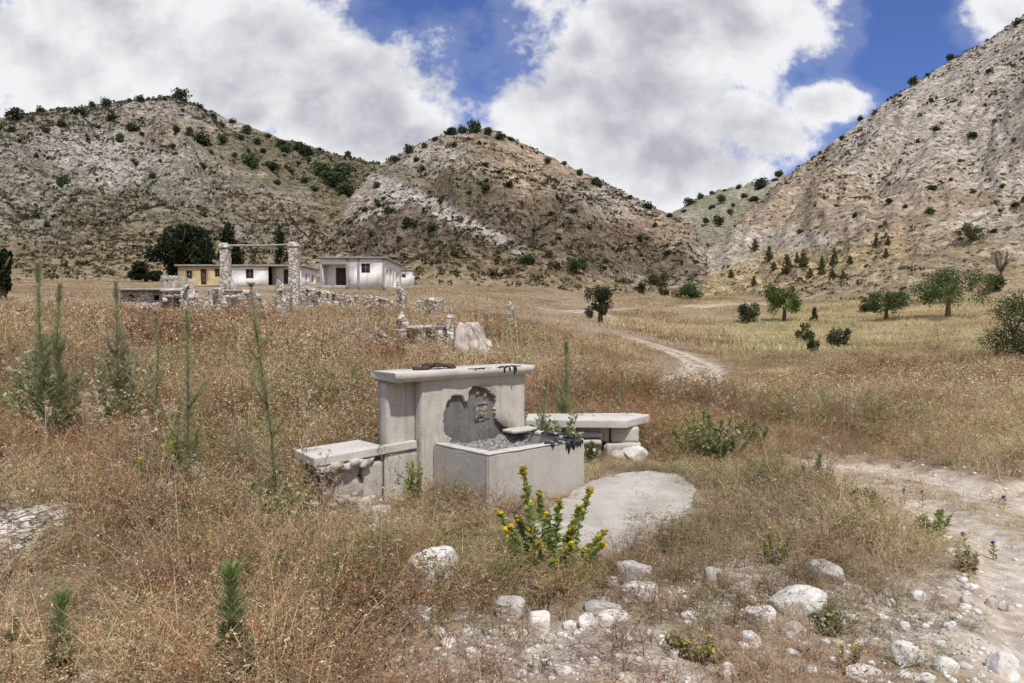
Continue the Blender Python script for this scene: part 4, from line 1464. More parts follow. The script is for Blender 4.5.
def bench_right():
    base = Vector((1.37, 8.73, 0))
    z0 = h1(1.0, 8.9) - .03
    root = empty('stone_bench', (0, 0, z0), 'concrete bench at the right of the fountain on a crumbling stone pier', 'bench', 'benches beside the fountain')
    zt = .445 - z0
    P = [(1.355, 8.70), (1.72, 9.20), (1.55, 9.38), (.20, 9.30), (.16, 8.74)]
    link('seat', prism_mesh('seat', P, zt - .10, zt, M_SLAB, .018, 3), root)
    box_obj('pier', (1.19, 1.53, 8.84, 9.16, .19, zt - .105), M_PLA, root, cell=.04, r=.012, amp=.006, seed=81)
    box_obj('pier', (1.09, 1.165, 8.86, 9.12, .19, zt - .107), M_PLA, root, cell=.04, r=.012, amp=.008, seed=84)
    box_obj('pier', (1.13, 1.545, 8.81, 9.18, -.2, .185), M_PLA, root, cell=.04, r=.012, amp=.007, seed=82)
    box_obj('back_wall', (.25, 1.085, 8.86, 9.2, -.2, zt - .104), M_PLA, root, cell=.05, r=.02, amp=.03, seed=83)
    for k, (a, b, c) in enumerate(((.55, 1.08, .29), (.62, 1.07, .20), (.5, 1.0, .09))):
        box_obj('ledge_stone', (a, b, 8.78, 8.95, c - .035, c + .03), M_SLAB if k < 2 else M_PLA, root, cell=.03, r=.012, amp=.008, seed=86 + k)
    s = Soup(); q = random.Random(3)
    for k in range(16):
        sz = q.uniform(.06, .16)
        Vb, Tb = rock_arrays((sz * 1.2, sz, sz), 530 + k, 2, 6, .08, boxy=1.0)
        s.add(Vb + np.array([q.uniform(.6, 1.3), q.uniform(8.80, 8.98), q.uniform(.0, .14)]), Tb)
    link('rubble_core', s.mesh('rubble_core', M_RUBBLE), root)
    for nm, sz, p, sd, lb in (('limestone_rock', (.26, .20, .17), (1.44, 8.66, z0 + .07), 7, 'white stone lying against the foot of the right bench pier'),
                              ('limestone_rock', (.17, .15, .14), (1.25, 8.68, z0 + .05), 9, 'smaller pale stone left of the white one at the pier foot')):
        Vb, Tb = rock_arrays(sz, sd, 3, 7)
        tag(link(nm, np_mesh(nm, Vb, tris=Tb, mat=M_ROCK if sd == 7 else M_RUBBLE), None, p), lb, 'rock')


bench_left()
bench_right()


def pad():
    pts = []
    for (u, v) in ((572, 494), (600, 480), (624, 475), (650, 473), (680, 477), (697, 492), (690, 510), (670, 528), (642, 546), (604, 563), (540, 562), (528, 530)):
        a, b = ray(u, v)
        Y = (EYE - .02) / -b
        pts.append((a * Y, Y))
    zg = max(h1(*p) for p in pts[::3])
    zg = h1(.9, 7.2)
    me = prism_mesh('concrete_pad', pts, zg - .3, zg + .035, M_PADC, .008, 1, jag=.022, seed=3)
    tag(link('concrete_pad', me), 'worn flat concrete apron in front of the right bench', 'concrete pad', kind='structure')
    return pts


PAD = pad()

# ------------------------------------------------------------------ abandoned houses
def wash_material(name, col, stain):
    m, t = material(name)
    co = t.coord()
    a = t.noise(co, .9, 6, .65, .3)
    v = t.noise(t.mapping(co, scale=(2.2, 2.2, .25)), 1.5, 5, .6)
    c = t.mix(t.ss(a, .5, .72), col, stain)
    c = t.mix(t.math('MULTIPLY', t.ss(v, .5, .7), .5), c, tuple(k * .7 for k in stain))
    t.surface(c, .92, t.bump(a, .4, .03), spec=.12)
    return m


M_YEL = wash_material('yellow_wash', (.56, .44, .25), (.42, .36, .27))
M_WHI = wash_material('white_wash', (.80, .79, .77), (.62, .60, .57))
M_GRY = wash_material('grey_wash', (.34, .34, .34), (.24, .23, .22))
M_ROOF = wash_material('roof_concrete', (.36, .33, .29), (.20, .185, .165))
M_WOOD = simple_mat('old_wood', (.085, .058, .04), .85, .15, .35, 4.)
M_DARKP = simple_mat('dusty_pane', (.035, .036, .038), .35, .4, .3, 3.)
M_FRAME = simple_mat('weathered_frame', (.30, .27, .23), .8, .2, .3, 6.)
M_POLE = simple_mat('weathered_pole', (.34, .31, .27), .9, .1, .3, 6.)


def masonry_material(name, pale, mid, joint, scale=3.2):
    m, t = material(name)
    co = t.coord()
    wv = t.n('ShaderNodeVectorMath', operation='MULTIPLY_ADD')
    nn = t.n('ShaderNodeTexNoise'); t.put(nn.inputs['Vector'], co); nn.inputs['Scale'].default_value = 3.0
    t.put(wv.inputs[0], nn.outputs['Color']); wv.inputs[1].default_value = (.18, .18, .18); t.put(wv.inputs[2], co)
    mp = t.mapping(wv.outputs[0], scale=(1, 1, 1.7))
    v = t.n('ShaderNodeTexVoronoi'); t.put(v.inputs['Vector'], mp); v.inputs['Scale'].default_value = scale
    sp_ = t.n('ShaderNodeSeparateColor'); t.put(sp_.inputs[0], v.outputs['Color'])
    ed = t.voro(mp, scale, 'DISTANCE_TO_EDGE')
    c = t.mix(t.ss(sp_.outputs[0], .1, .9), mid, pale)
    c = t.mix(t.math('MULTIPLY', t.ss(sp_.outputs[1], .7, .95), .6), c, (.26, .205, .15))
    c = t.mix(t.math('MULTIPLY', t.ss(t.noise(co, 9., 4, .6), .5, .7), .45), c, mid)
    c = t.mix(t.ss(ed, .085, .02), c, joint)
    t.surface(c, .95, t.bump(t.math('ADD', t.ss(ed, .0, .12), t.noise(co, 12., 4, .6)), .9, .06), spec=.1)
    return m


M_MAS = masonry_material('rubble_masonry', (.66, .62, .56), (.46, .41, .345), (.21, .175, .135))
M_MASW = masonry_material('whitewashed_masonry', (.74, .70, .65), (.58, .53, .47), (.34, .29, .24), 3.6)


def wall_mesh(name, x0, x1, z0, z1, t, holes, mat):
    """upright wall in the xz plane, thickness t toward +y, with openings; edges of cells butt, no doubled faces"""
    xs = sorted({x0, x1, *[h[0] for h in holes], *[h[1] for h in holes]})
    zs = sorted({z0, z1, *[h[2] for h in holes], *[h[3] for h in holes]})

    def solid(i, j):
        if not (0 <= i < len(xs) - 1 and 0 <= j < len(zs) - 1): return False
        cx, cz = (xs[i] + xs[i + 1]) / 2, (zs[j] + zs[j + 1]) / 2
        return not any(h[0] < cx < h[1] and h[2] < cz < h[3] for h in holes)
    V = []; Q = []

    def quad(*p):
        n = len(V); V.extend(p); Q.append((n, n + 1, n + 2, n + 3))
    for i in range(len(xs) - 1):
        for j in range(len(zs) - 1):
            if not solid(i, j): continue
            a, b, c, d = xs[i], xs[i + 1], zs[j], zs[j + 1]
            quad((a, 0, c), (b, 0, c), (b, 0, d), (a, 0, d))
            quad((b, t, c), (a, t, c), (a, t, d), (b, t, d))
            if not solid(i - 1, j): quad((a, t, c), (a, 0, c), (a, 0, d), (a, t, d))
            if not solid(i + 1, j): quad((b, 0, c), (b, t, c), (b, t, d), (b, 0, d))
            if not solid(i, j - 1): quad((a, t, c), (b, t, c), (b, 0, c), (a, 0, c))
            if not solid(i, j + 1): quad((a, 0, d), (b, 0, d), (b, t, d), (a, t, d))
    me = np_mesh(name, V, quads=Q, mat=mat)
    bm = bmesh.new(); bm.from_mesh(me)
    bmesh.ops.remove_doubles(bm, verts=bm.verts[:], dist=1e-5)
    bm.to_mesh(me); bm.free()
    return me


def opening(root, kind, x0, x1, z0, z1, y=.14, rot=None, at_=None):
    """a door leaf or a window (frame > pane) set inside its hole"""
    M = Matrix.Identity(4)
    if kind == 'door':
        o = box_obj('door', (x0 + .02, x1 - .02, y, y + .05, z0 + .01, z1 - .02), M_WOOD, root, cell=.4, r=.01, amp=.0)
        return [o]
    w_ = .07
    s = Soup()
    for d in ((x0 + .005, x0 + w_, z0 + .005, z1 - .005), (x1 - w_, x1 - .005, z0 + .005, z1 - .005), (x0 + w_, x1 - w_, z1 - w_, z1 - .005), (x0 + w_, x1 - w_, z0 + .005, z0 + w_),
              ((x0 + x1) / 2 - .03, (x0 + x1) / 2 + .03, z0 + w_, z1 - w_)):
        Vb, Qb = subdiv_box(d[0], d[1], y, y + .06, d[2], d[3], cell=.5, r=.006, amp=0)
        s.add(Vb, np.concatenate([Qb[:, [0, 1, 2]], Qb[:, [0, 2, 3]]]))
    f = link('window', s.mesh('window', M_FRAME), root)
    p = box_obj('pane', (x0 + w_, x1 - w_, y + .065, y + .08, z0 + w_, z1 - w_), M_DARKP, f, cell=.5, r=.002, amp=.0)
    return [f]


def house_base(u, v, Y):
    p = at(u, v, Y)
    return Vector((p.x, Y, min(h1(p.x, Y), p.z) - .1)), p.z


def row_house():
    """local: x to the right along the front, y back, z up"""
    Y = 100.0; m = Y / F
    x0 = at(178, 285, Y).x
    zf = at(178, 287, Y).z                     # floor
    root = empty('row_house', (x0, Y, zf), 'long low flat roofed house row, yellow at its left end and white at its right', 'house')
    X = lambda u: (u - 178) * m
    Z = lambda v: (287 - v) * m
    h = Z(266.5)
    # yellow end
    hy = [(X(186), X(192), Z(279), Z(270.5)), (X(200.5), X(206.5), Z(284.5), Z(269)), (X(214.5), X(219.5), Z(277), Z(268.5))]
    link('front_wall', wall_mesh('front_wall', 0, X(223), 0, h, .25, hy, M_YEL), root).location.y = 0
    opening(root, 'window', *hy[0]); opening(root, 'door', *hy[1]); opening(root, 'window', *hy[2])
    xa, xb, xc = X(223) + .003, X(268), X(301)
    hw = [(X(245.5), X(253.5), Z(278.5), Z(269))]
    link('front_wall', wall_mesh('front_wall', xa, xb, -.2, h, .25, hw, M_WHI), root).location.y = -.02
    opening(root, 'window', *hw[0])
    # recessed porch of the white end
    hp = [(X(280), X(289), Z(283), Z(268.5))]
    o = link('porch_wall', wall_mesh('porch_wall', xb + .003, xc - .253, -.2, h - .01, .2, hp, M_WHI), root); o.location.y = 1.6
    for q in opening(root, 'door', *hp[0]): q.location.y = 1.6
    box_obj('pier', (xc - .25, xc, -.02, .23, -.2, h - .002), M_WHI, root, cell=.6, r=.01, amp=.0)
    # right hand side wall, running back
    Ls = 8.5
    hs = [(2.2, 3.0, 1.0, 2.0), (5.6, 6.5, .9, 2.0)]
    sw = link('side_wall', wall_mesh('side_wall', .235, Ls, -.2, h - .004, .25, hs, M_WHI), root)
    sw.rotation_euler = (0, 0, math.pi / 2); sw.location = (xc, 0, 0)
    for q in hs:
        for f in opening(root, 'window', *q):
            f.rotation_euler = (0, 0, math.pi / 2); f.location = (xc, 0, 0)
    lw = link('side_wall', wall_mesh('side_wall', .255, Ls, -.2, h - .004, .25, [], M_YEL), root)
    lw.rotation_euler = (0, 0, math.pi / 2); lw.location = (.25, 0, 0)
    bw = link('back_wall', wall_mesh('back_wall', .26, xc - .26, -.2, h - .004, .25, [], M_GRY), root); bw.location.y = Ls - .3
    box_obj('roof', (-.35, xc + .3, -.35, Ls + .3, h + .003, h + .22), M_ROOF, root, cell=.8, r=.03, amp=.01, seed=5)
    box_obj('plinth', (-.1, xa - .3, -.5, -.01, -1.5, .0), M_GRY, root, cell=.5, r=.02, amp=.02, seed=6)
    return root


row_house()


def annex():
    Y = 97.0; m = Y / F
    p = at(161, 292, Y)
    root = empty('stone_outhouse', p, 'small roofless stone outhouse at the left end of the yellow house', 'outhouse')
    W = 17.5 * m; h = 16.5 * m
    link('wall', wall_mesh('wall', 0, W, -.8, h, .35, [(.8 * 1, 1.4, 1.0, 1.6)], M_MAS), root)
    for x, hh in ((0.0, h * 1.0), (W - .35, h * .96)):
        o = link('wall', wall_mesh('wall', .355, 3.4, -.8, hh, .35, [], M_MAS), root)
        o.rotation_euler = (0, 0, math.pi / 2); o.location = (x + .35, 0, 0)
    return root


annex()


def white_house():
    Y = 88.0; m = Y / F
    x0 = at(320, 285, Y).x; zf = at(320, 285, Y).z
    root = empty('white_house', (x0, Y, zf), 'flat roofed white house with dark grey pilasters and a recessed porch', 'house')
    X = lambda u: (u - 320) * m
    Z = lambda v: (285 - v) * m
    h = Z(258.5)
    xa, xb = X(346), X(384.5)
    hw = [(X(361), X(370), Z(273), Z(263.5))]
    link('front_wall', wall_mesh('front_wall', xa, xb, -.6, h, .25, hw, M_WHI), root)
    opening(root, 'window', *hw[0])
    hp = [(X(333), X(343.5), -.02, Z(267))]
    o = link('porch_wall', wall_mesh('porch_wall', .26, xa - .003, -.6, h - .004, .2, hp, M_WHI), root); o.location.y = 1.5
    for q in opening(root, 'door', *hp[0]): q.location.y = 1.5
    box_obj('lintel', (.0, xa - .003, .0, .25, Z(264.5), h - .002), M_WHI, root, cell=.6, r=.01, amp=0)
    box_obj('porch_step', (-.1, xa - .003, -.3, 1.49, -.6, -.03), M_ROOF, root, cell=.6, r=.02, amp=.01)
    for a, b in ((-.02, .20), (X(346.5), X(348.8)), (X(357.2), X(359.8)), (X(382.6), X(384.9))):
        z1 = Z(264.5) - .003 if a < 0 else h - .003
        box_obj('pilaster', (a, b, -.06, -.003 if a > 0 else .2, -.6, z1), M_GRY, root, cell=.6, r=.01, amp=0)
    Ls = 13.0
    hs = [(1.6, 2.5, .9, 2.0), (4.6, 5.5, .9, 2.1), (6.6, 7.5, -.0, 2.1), (9.4, 10.4, .9, 2.0)]
    sw = link('side_wall', wall_mesh('side_wall', .255, Ls, -.6, h - .004, .25, hs, M_WHI), root)
    sw.rotation_euler = (0, 0, math.pi / 2); sw.location = (xb, 0, 0)
    for k, q in enumerate(hs):
        for f in opening(root, 'door' if k == 2 else 'window', *q):
            f.rotation_euler = (0, 0, math.pi / 2); f.location = (xb, 0, 0)
    lw = link('side_wall', wall_mesh('side_wall', .255, Ls, -.6, h - .004, .25, [], M_WHI), root)
    lw.rotation_euler = (0, 0, math.pi / 2); lw.location = (.25, 0, 0)
    bw = link('back_wall', wall_mesh('back_wall', .26, xb - .26, -.6, h - .004, .25, [], M_GRY), root); bw.location.y = Ls - .3
    box_obj('roof', (-.25, xb + .25, -.3, Ls + .3, h + .003, h + .17), M_ROOF, root, cell=.8, r=.03, amp=.01, seed=9)


white_house()


def porch_shed():
    Y = 104.0; m = Y / F
    p = at(398, 284, Y)
    root = empty('white_lean_to', p, 'low white lean-to at the far end of the white house', 'lean-to')
    link('wall', wall_mesh('wall', 0, 2.0, -.8, 1.9, .2, [(.5, 1.1, .9, 1.5)], M_WHI), root)
    o = link('wall', wall_mesh('wall', .205, 2.6, -.8, 1.9, .2, [], M_WHI), root)
    o.rotation_euler = (0, 0, math.pi / 2); o.location = (2.0, 0, 0)
    box_obj('roof', (-.1, 2.15, -.15, 2.7, 1.903, 2.02), M_ROOF, root, cell=.6, r=.02, amp=.01)


porch_shed()


# ------------------------------------------------------------------ stone ruins
def broken_wall(s, x0, x1, y0, y1, z0, prof, seed, cell=.14, amp=.05):
    """solid wall whose top follows prof(x) with jagged steps"""
    V, Qd = subdiv_box(x0, x1, y0, y1, 0, 1.0, cell=cell if x1 - x0 > cell * 4 else (x1 - x0) / 4, r=.03, amp=amp * .3, seed=seed)
    nx = V[:, 0]
    top = np.array([prof(float(a)) for a in np.clip(nx, x0, x1)])
    top = top * (1 + (fbm(nx * 2.6 + seed, V[:, 1] * 1.5, seed, 2) - .5) * .5)
    step = .16
    top = np.maximum(np.floor(top / step) * step * .6 + top * .4, .08)
    z = z0 + V[:, 2] * (top - z0)
    dd = (fbm(nx * 3 + z * 2, V[:, 1] * 3 + z * 2.6, seed + 1, 3) - .5) * amp * 4
    V = np.column_stack([nx, V[:, 1] + dd, z + (V[:, 2] > .9) * dd])
    s.add(V, np.concatenate([Qd[:, [0, 1, 2]], Qd[:, [0, 2, 3]]]))


def stones(s, x0, x1, y0, y1, z0, z1, size, seed, cut=None, taper=0., sub=2):
    """courses of rough blocks filling a box; cut(x, z) -> False leaves a block out"""
    q = random.Random(seed)
    z = z0
    k = 0
    while z < z1:
        hh = size * q.uniform(.6, .95)
        x = x0 + q.uniform(-.2, .1) * size
        while x < x1:
            ww = size * q.uniform(.8, 1.7)
            cx = min(x + ww / 2, x1 - ww * .2)
            if cut is None or cut(cx, z + hh / 2):
                V, T = rock_arrays((ww * 1.08, (y1 - y0) * q.uniform(.92, 1.1), hh * 1.10), seed * 131 + k, 3 if size > .6 else sub + (size > .27) * 0, 5, .05, boxy=1.0)
                f = 1 - taper * (z - z0) / max(z1 - z0, .01)
                s.add(V + np.array([x0 + (x1 - x0) / 2 + (cx - (x0 + x1) / 2) * f, (y0 + y1) / 2 + q.uniform(-.04, .04) * size, z + hh / 2]), T)
            k += 1
            x += ww
        z += hh * .96


def ruin_at(u, v, Y):
    p = at(u, v, Y)
    g = h1(p.x, Y)
    return Vector((p.x, Y, g)), Y / F


def column(u, vb, vt, wpx, Y, label, seed, buttress=False):
    b, m = ruin_at(u, vb, Y)
    top = at(u, vt, Y).z - b.z
    root = empty('stone_column', b, label, 'column', 'stone columns in front of the houses')
    s = Soup(); W = wpx * m
    V, Qd = subdiv_box(-W / 2, W / 2, -W / 2, W / 2, -.4, top - .28, cell=.09, r=.05, amp=.02, seed=seed)
    V[:, :2] *= (1 + .10 * (fbm(V[:, 2] * 2.2 + seed, V[:, 2] * 0, seed, 3) - .5) * 2)[:, None]
    s.add(V, np.concatenate([Qd[:, [0, 1, 2]], Qd[:, [0, 2, 3]]]))
    link('shaft', s.mesh('shaft', M_MASW), root)
    s = Soup()
    V, Qd = subdiv_box(-W * .60, W * .60, -W * .58, W * .58, top - .276, top - .06, cell=.08, r=.05, amp=.02, seed=seed + 1)
    s.add(V, np.concatenate([Qd[:, [0, 1, 2]], Qd[:, [0, 2, 3]]]))
    V, T = rock_arrays((W * .95, W * .9, .30), seed + 5, 3, 6, .06, boxy=.7)
    s.add(V + np.array([-W * .08, 0, top - .05]), T)
    link('capital', s.mesh('capital', M_MASW), root)
    if buttress:
        s = Soup()
        broken_wall(s, W * .45, W * 2.1, -W * .3, W * .3, -.3, lambda x: top * .62 * max(.03, 1 - (x - W * .45) / (W * 1.7)), seed + 2)
        link('buttress', s.mesh('buttress', M_MASW), root)
    return b, top


YC = 47.0
b1_, t1_ = column(226, 297, 244.5, 9.0, YC, 'left of two tall stone columns, with a sloping stub of wall at its side', 11, True)
b2_, t2_ = column(294.5, 297, 243.5, 9.5, YC, 'right of two tall stone columns, standing alone above rubble', 12)
s = Soup()
s.add(*tube_arrays([(b1_.x + .1, YC, b1_.z + t1_ - .06), ((b1_.x + b2_.x) / 2, YC + .05, (b1_.z + b2_.z + t1_ + t2_) / 2 - .10), (b2_.x - .1, YC, b2_.z + t2_ - .06)], [.07, .065, .06], 6))
tag(link('wooden_beam', s.mesh('wooden_beam', M_POLE, True)), 'thin weathered beam spanning the tops of the two stone columns', 'beam')


def heap(name, u, v, Y, wpx, hpx, label, cat, seed, size=.32, depth=.6, prof=None, mat=None, group=None):
    b, m = ruin_at(u, v, Y)
    W, Hh = wpx * m, max(.2, at(u, v - hpx, Y).z - b.z)
    s = Soup()
    pr = prof or (lambda t: 1 - abs(2 * t - 1) ** 2 * .6)
    broken_wall(s, -W / 2, W / 2, -depth / 2, depth / 2, -.2, lambda x: Hh * max(.05, pr((x + W / 2) / W)), seed, amp=.07)
    q = random.Random(seed + 1)
    for k in range(int(W / size * 2.0)):
        sz = size * q.uniform(.3, .8)
        V, T = rock_arrays((sz * 1.2, sz, sz * .8), seed * 77 + k, 2, 6, .07, boxy=1.0)
        s.add(V + np.array([(tx := q.uniform(-.56, .56)) * W, -depth / 2 - q.uniform(-.3, .4), (sz * .25 if q.random() < .5 else max(.05, Hh * pr(min(1, max(0, tx + .5))) * .9))]), T)
    return tag(link(name, s.mesh(name, mat or M_MAS), None, b), label, cat, group or ('heaps of rubble among the ruins' if name == 'rubble_pile' else 'low rubble walls among the ruins'))


def roofed_ruin():
    Y = 50.0
    b, m = ruin_at(141, 312, Y)
    root = empty('ruined_hut', b, 'low stone hut with a flat slab roof and two tiny openings', 'hut')
    W = 41 * m; top = at(141, 291, Y).z - b.z
    hs = [(-W * .30, -W * .30 + .42, top * .5, top * .5 + .38), (W * .30, W * .30 + .4, top * .5, top * .5 + .36)]
    link('wall', wall_mesh('wall', -W / 2, W / 2, -.4, top, .4, hs, M_MASW), root)
    for xx in (-W / 2, W / 2 - .38):
        o = link('side_wall', wall_mesh('side_wall', .405, 3.2, -.4, top - .004, .38, [], M_MAS), root)
        o.rotation_euler = (0, 0, math.pi / 2); o.location = (xx + .38, 0, 0)
    o = link('back_wall', wall_mesh('back_wall', -W / 2 + .39, W / 2 - .39, -.4, top - .006, .3, [], M_MAS), root); o.location.y = 2.8
    box_obj('roof', (-W / 2 - .2, W / 2 + .35, -.45, 3.4, top + .02, top + .17), M_ROOF, root, cell=.2, r=.03, amp=.015, seed=4)


roofed_ruin()


def dark_opening():
    """ruined wall with a low dark doorway under a slab"""
    Y = 49.0
    b, m = ruin_at(175, 308, Y)
    root = empty('ruined_wall', b, 'ruined wall with a low black doorway under a slab, beside the stone hut', 'wall')
    W = 22 * m; top = at(175, 292, Y).z - b.z
    s = Soup()
    stones(s, -W / 2, W / 2, -.25, .25, -.3, top, .33, 24, cut=lambda x, z: not (abs(x) < W * .36 and z < top * .78))
    link('masonry', s.mesh('masonry', M_RUBBLE), root)
    box_obj('slab', (-W / 2 - .1, W / 2 + .1, -.35, 1.6, top + .01, top + .14), M_ROOF, root, cell=.2, r=.03, amp=.015)
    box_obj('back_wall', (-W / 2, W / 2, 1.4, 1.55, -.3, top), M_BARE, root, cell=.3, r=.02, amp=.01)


dark_opening()
cone = lambda t: max(.12, min(1, 1.5 - 2.2 * abs(t - .42))) * (.8 + .2 * math.sin(t * 17))
low = lambda t: .45 + .35 * math.sin(t * 8.3 + 1) + .2 * math.sin(t * 19)
heap('rubble_pile', 191, 312, 46, 17, 30, 'tall pointed stub of pale masonry right of the low black doorway', 'rubble pile', 25, .3, .7, cone, M_MASW)
heap('rubble_pile', 212, 309, 45.5, 26, 24, 'sagging stretch of rubble wall at the foot of the left column', 'rubble pile', 26, .32, .7, lambda t: .55 + .45 * t)


def doorway():
    Y = 45.0
    b, m = ruin_at(236, 310, Y)
    root = empty('ruined_wall', b, 'broken wall with a black opening between the two stone columns', 'wall')
    W = 25 * m; top = at(236, 292, Y).z - b.z
    s = Soup()
    stones(s, -W / 2, W / 2, -.25, .25, -.3, top, .3, 27, cut=lambda x, z: not (abs(x + W * .05) < W * .24 and z < top * .72))
    link('masonry', s.mesh('masonry', M_RUBBLE), root)
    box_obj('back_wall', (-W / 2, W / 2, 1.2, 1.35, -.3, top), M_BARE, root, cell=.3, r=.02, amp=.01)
    box_obj('lintel', (-W * .4, W * .32, -.3, .28, top - .0, top + .13), M_ROOF, root, cell=.2, r=.02, amp=.012)
    box_obj('leaning_plank', (W * .30, W * .36, -.42, -.35, -.1, top * .95), M_POLE, root, cell=.2, r=.01, amp=.004)


doorway()
heap('rubble_wall', 268, 309, 45.5, 34, 17, 'low dark edged rubble wall left of the right hand column', 'rubble wall', 28, .3, .7, lambda t: .7 + .3 * math.sin(t * 9))
heap('rubble_wall', 322, 303, 48, 46, 19, 'pale rubble wall running right from the right hand column', 'rubble wall', 29, .3, .7, lambda t: .95 - .35 * t)
heap('rubble_pile', 284, 318, 41, 14, 40, 'ragged dark stack of rubble in front of the right column', 'rubble pile', 30, .3, .6, lambda t: .75 + .25 * math.sin(t * 7))
heap('rubble_pile', 228, 322, 36, 40, 10, 'flat grey heap of broken stone in front of the columns', 'rubble pile', 31, .3, 1.2, None, M_MAS)
heap('rubble_pile', 378, 299, 44, 30, 9, 'low pale rubble heap below the white house', 'rubble pile', 32, .28, .9, lambda t: .8 - .2 * t)
heap('rubble_pile', 402, 299, 43, 9, 15, 'small upright stub of pale stones below the white house', 'rubble pile', 33, .26, .6, lambda t: 1 - .3 * t)
heap('rubble_pile', 346, 297, 52, 22, 8, 'scattered low stones in front of the white house porch', 'rubble pile', 34, .26, .9, lambda t: .6)
heap('rubble_pile', 430, 302, 38, 26, 10, 'brown rubble heap on the rise beyond the slab ruin', 'rubble pile', 35, .26, 1.0, lambda t: .75)
heap('rubble_pile', 508, 314, 33, 18, 14, 'little broken wall stub on the slope right of the slab ruin', 'rubble pile', 36, .24, .5, lambda t: .3 + .7 * (t > .45) - .3 * (t > .75))


def slab_ruin():
    Y = 25.0
    b, m = ruin_at(424, 342, Y)
    root = empty('slab_ruin', b, 'ruined stone bay with a grey slab lintel over a black opening', 'ruin')
    tz = at(424, 326, Y).z - b.z
    X = lambda u: (u - 424) * m
    V, T = rock_arrays((X(446) - X(402), .75, .22), 41, 3, 5, .03)
    link('lintel', np_mesh('lintel', V + np.array([0, .1, tz - .1]), tris=T, mat=M_ROCKG), root)
    s = Soup()
    bw_ = lambda x0, x1, y0, y1, zt_, sd: broken_wall(s, x0, x1, y0, y1, -.3, lambda x: zt_, sd, .09, .05)
    bw_(X(399), X(408), -.3, .4, tz - .12, 42); bw_(X(418), X(426), -.25, .4, tz - .14, 43); bw_(X(438), X(446), -.3, .4, tz - .12, 44)
    link('pier', s.mesh('pier', M_MAS), root)
    s = Soup(); bw_(X(399), X(446), .62, .8, tz - .15, 45)
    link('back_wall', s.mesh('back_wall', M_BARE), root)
    s = Soup(); bw_(X(446.5), X(454), -.2, .25, at(449, 318.5, Y).z - b.z, 46)
    link('pillar_stub', s.mesh('pillar_stub', M_MASW), root)
    s = Soup(); broken_wall(s, X(397), X(409), -.2, .3, tz - .2, lambda x: tz + .45 - abs(x - X(402)) * 1.4, 47, .08, .06)
    link('pillar_stub', s.mesh('pillar_stub', M_MAS), root)


slab_ruin()
heap('rubble_pile', 372, 345, 25, 36, 17, 'tumbled pale rubble left of the slab ruin', 'rubble pile', 48, .2, .7, lambda t: .5 + .5 * abs(math.sin(t * 6 + .6)))


def whitewashed_stump():
    Y = 23.5
    b, m = ruin_at(474, 352, Y)
    W = 36 * m; Hh = at(474, 323, Y).z - b.z
    q = np.random.default_rng(5)
    V, Qd = subdiv_box(-W / 2, W / 2, -.3, .3, -.3, 1.0, cell=.045, r=.04, amp=.03, seed=61)
    t = (V[:, 0] + W / 2) / W
    prof = np.interp(t, [0, .08, .2, .45, .62, .8, 1], [.62, .95, 1, .90, .96, .5, .18]) + (fbm(V[:, 0] * 9, V[:, 1] * 5, 62, 4) - .5) * .42
    z = np.where(V[:, 2] > 0, V[:, 2] * prof * Hh, V[:, 2])
    fl_ = (fbm(V[:, 0] * 9, z * 2.2, 63, 4) - .5)
    V = np.column_stack([V[:, 0] + fl_ * .06, V[:, 1] * (1 + (1 - np.clip(V[:, 2], 0, 1)) * .4) + fl_ * .22, z])
    m_ = plaster_material('flaking_whitewash', (.60, .555, .51), (.46, .40, .35), (.27, .225, .19), .75, .8, .6)
    tag(link('whitewashed_stump', np_mesh('whitewashed_stump', V, quads=Qd, mat=m_), None, b), 'flaking whitewashed stump of wall behind the fountain cap', 'wall stump')


whitewashed_stump()

# ------------------------------------------------------------------ grass and dry weeds
def blade(rg, x, y, h, lean, az, w_, segs, curl=1.0):
    """a bent tapering blade as triangles"""
    pts = []
    for i in range(segs + 1):
        t = i / segs
        d = lean * (t ** 1.7) * curl
        pts.append(np.array([x + math.cos(az) * d * h, y + math.sin(az) * d * h, h * t * math.sqrt(max(.2, 1 - (lean * t * .7) ** 2))]))
    side = np.array([-math.sin(az + rg.uniform(-.8, .8)), math.cos(az), 0.0])
    V = []; T = []
    for i in range(segs):
        wd = w_ * (1 - .75 * i / segs)
        V += [pts[i] - side * wd / 2, pts[i] + side * wd / 2]
    V.append(pts[-1])
    for i in range(segs - 1):
        a = 2 * i
        T += [(a, a + 1, a + 3), (a, a + 3, a + 2)]
    a = 2 * (segs - 1)
    T.append((a, a + 1, a + 2))
    return np.array(V), np.array(T), pts


def flake(rg, P, n, size, spread):
    """n seed husks scattered about P"""
    Q = P + rg.normal(0, spread, (n, 3))
    return rand_rot_quads(Q, size, rg, .34, 1.4)


def proto_grass(seed, n, segs, w_, head, cb, ch, spread=.10, hs=(.5, 1.0), husk=.018, lean=(.1, .7)):
    rg = np.random.default_rng(seed); s = Soup()
    for i in range(n):
        h = rg.uniform(*hs)
        V, T, pts = blade(rg, rg.normal(0, spread), rg.normal(0, spread), h, rg.uniform(*lean), rg.uniform(0, 6.28), w_ * rg.uniform(.7, 1.3), segs)
        s.add(V, T, np.array(cb[rg.integers(len(cb))]) * rg.uniform(.8, 1.2))
        if head and rg.random() < .7:
            for k in range(head):
                t = rg.uniform(.68, 1.02)
                p = pts[-1] * t + pts[-2] * (1 - t) if segs > 1 else pts[-1] * t + pts[0] * (1 - t)
                V, T = flake(rg, p, 2, husk * 1.5, husk * .9)
                s.add(V, T, np.array(ch[rg.integers(len(ch))]) * rg.uniform(.8, 1.2))
    return s.arrays()


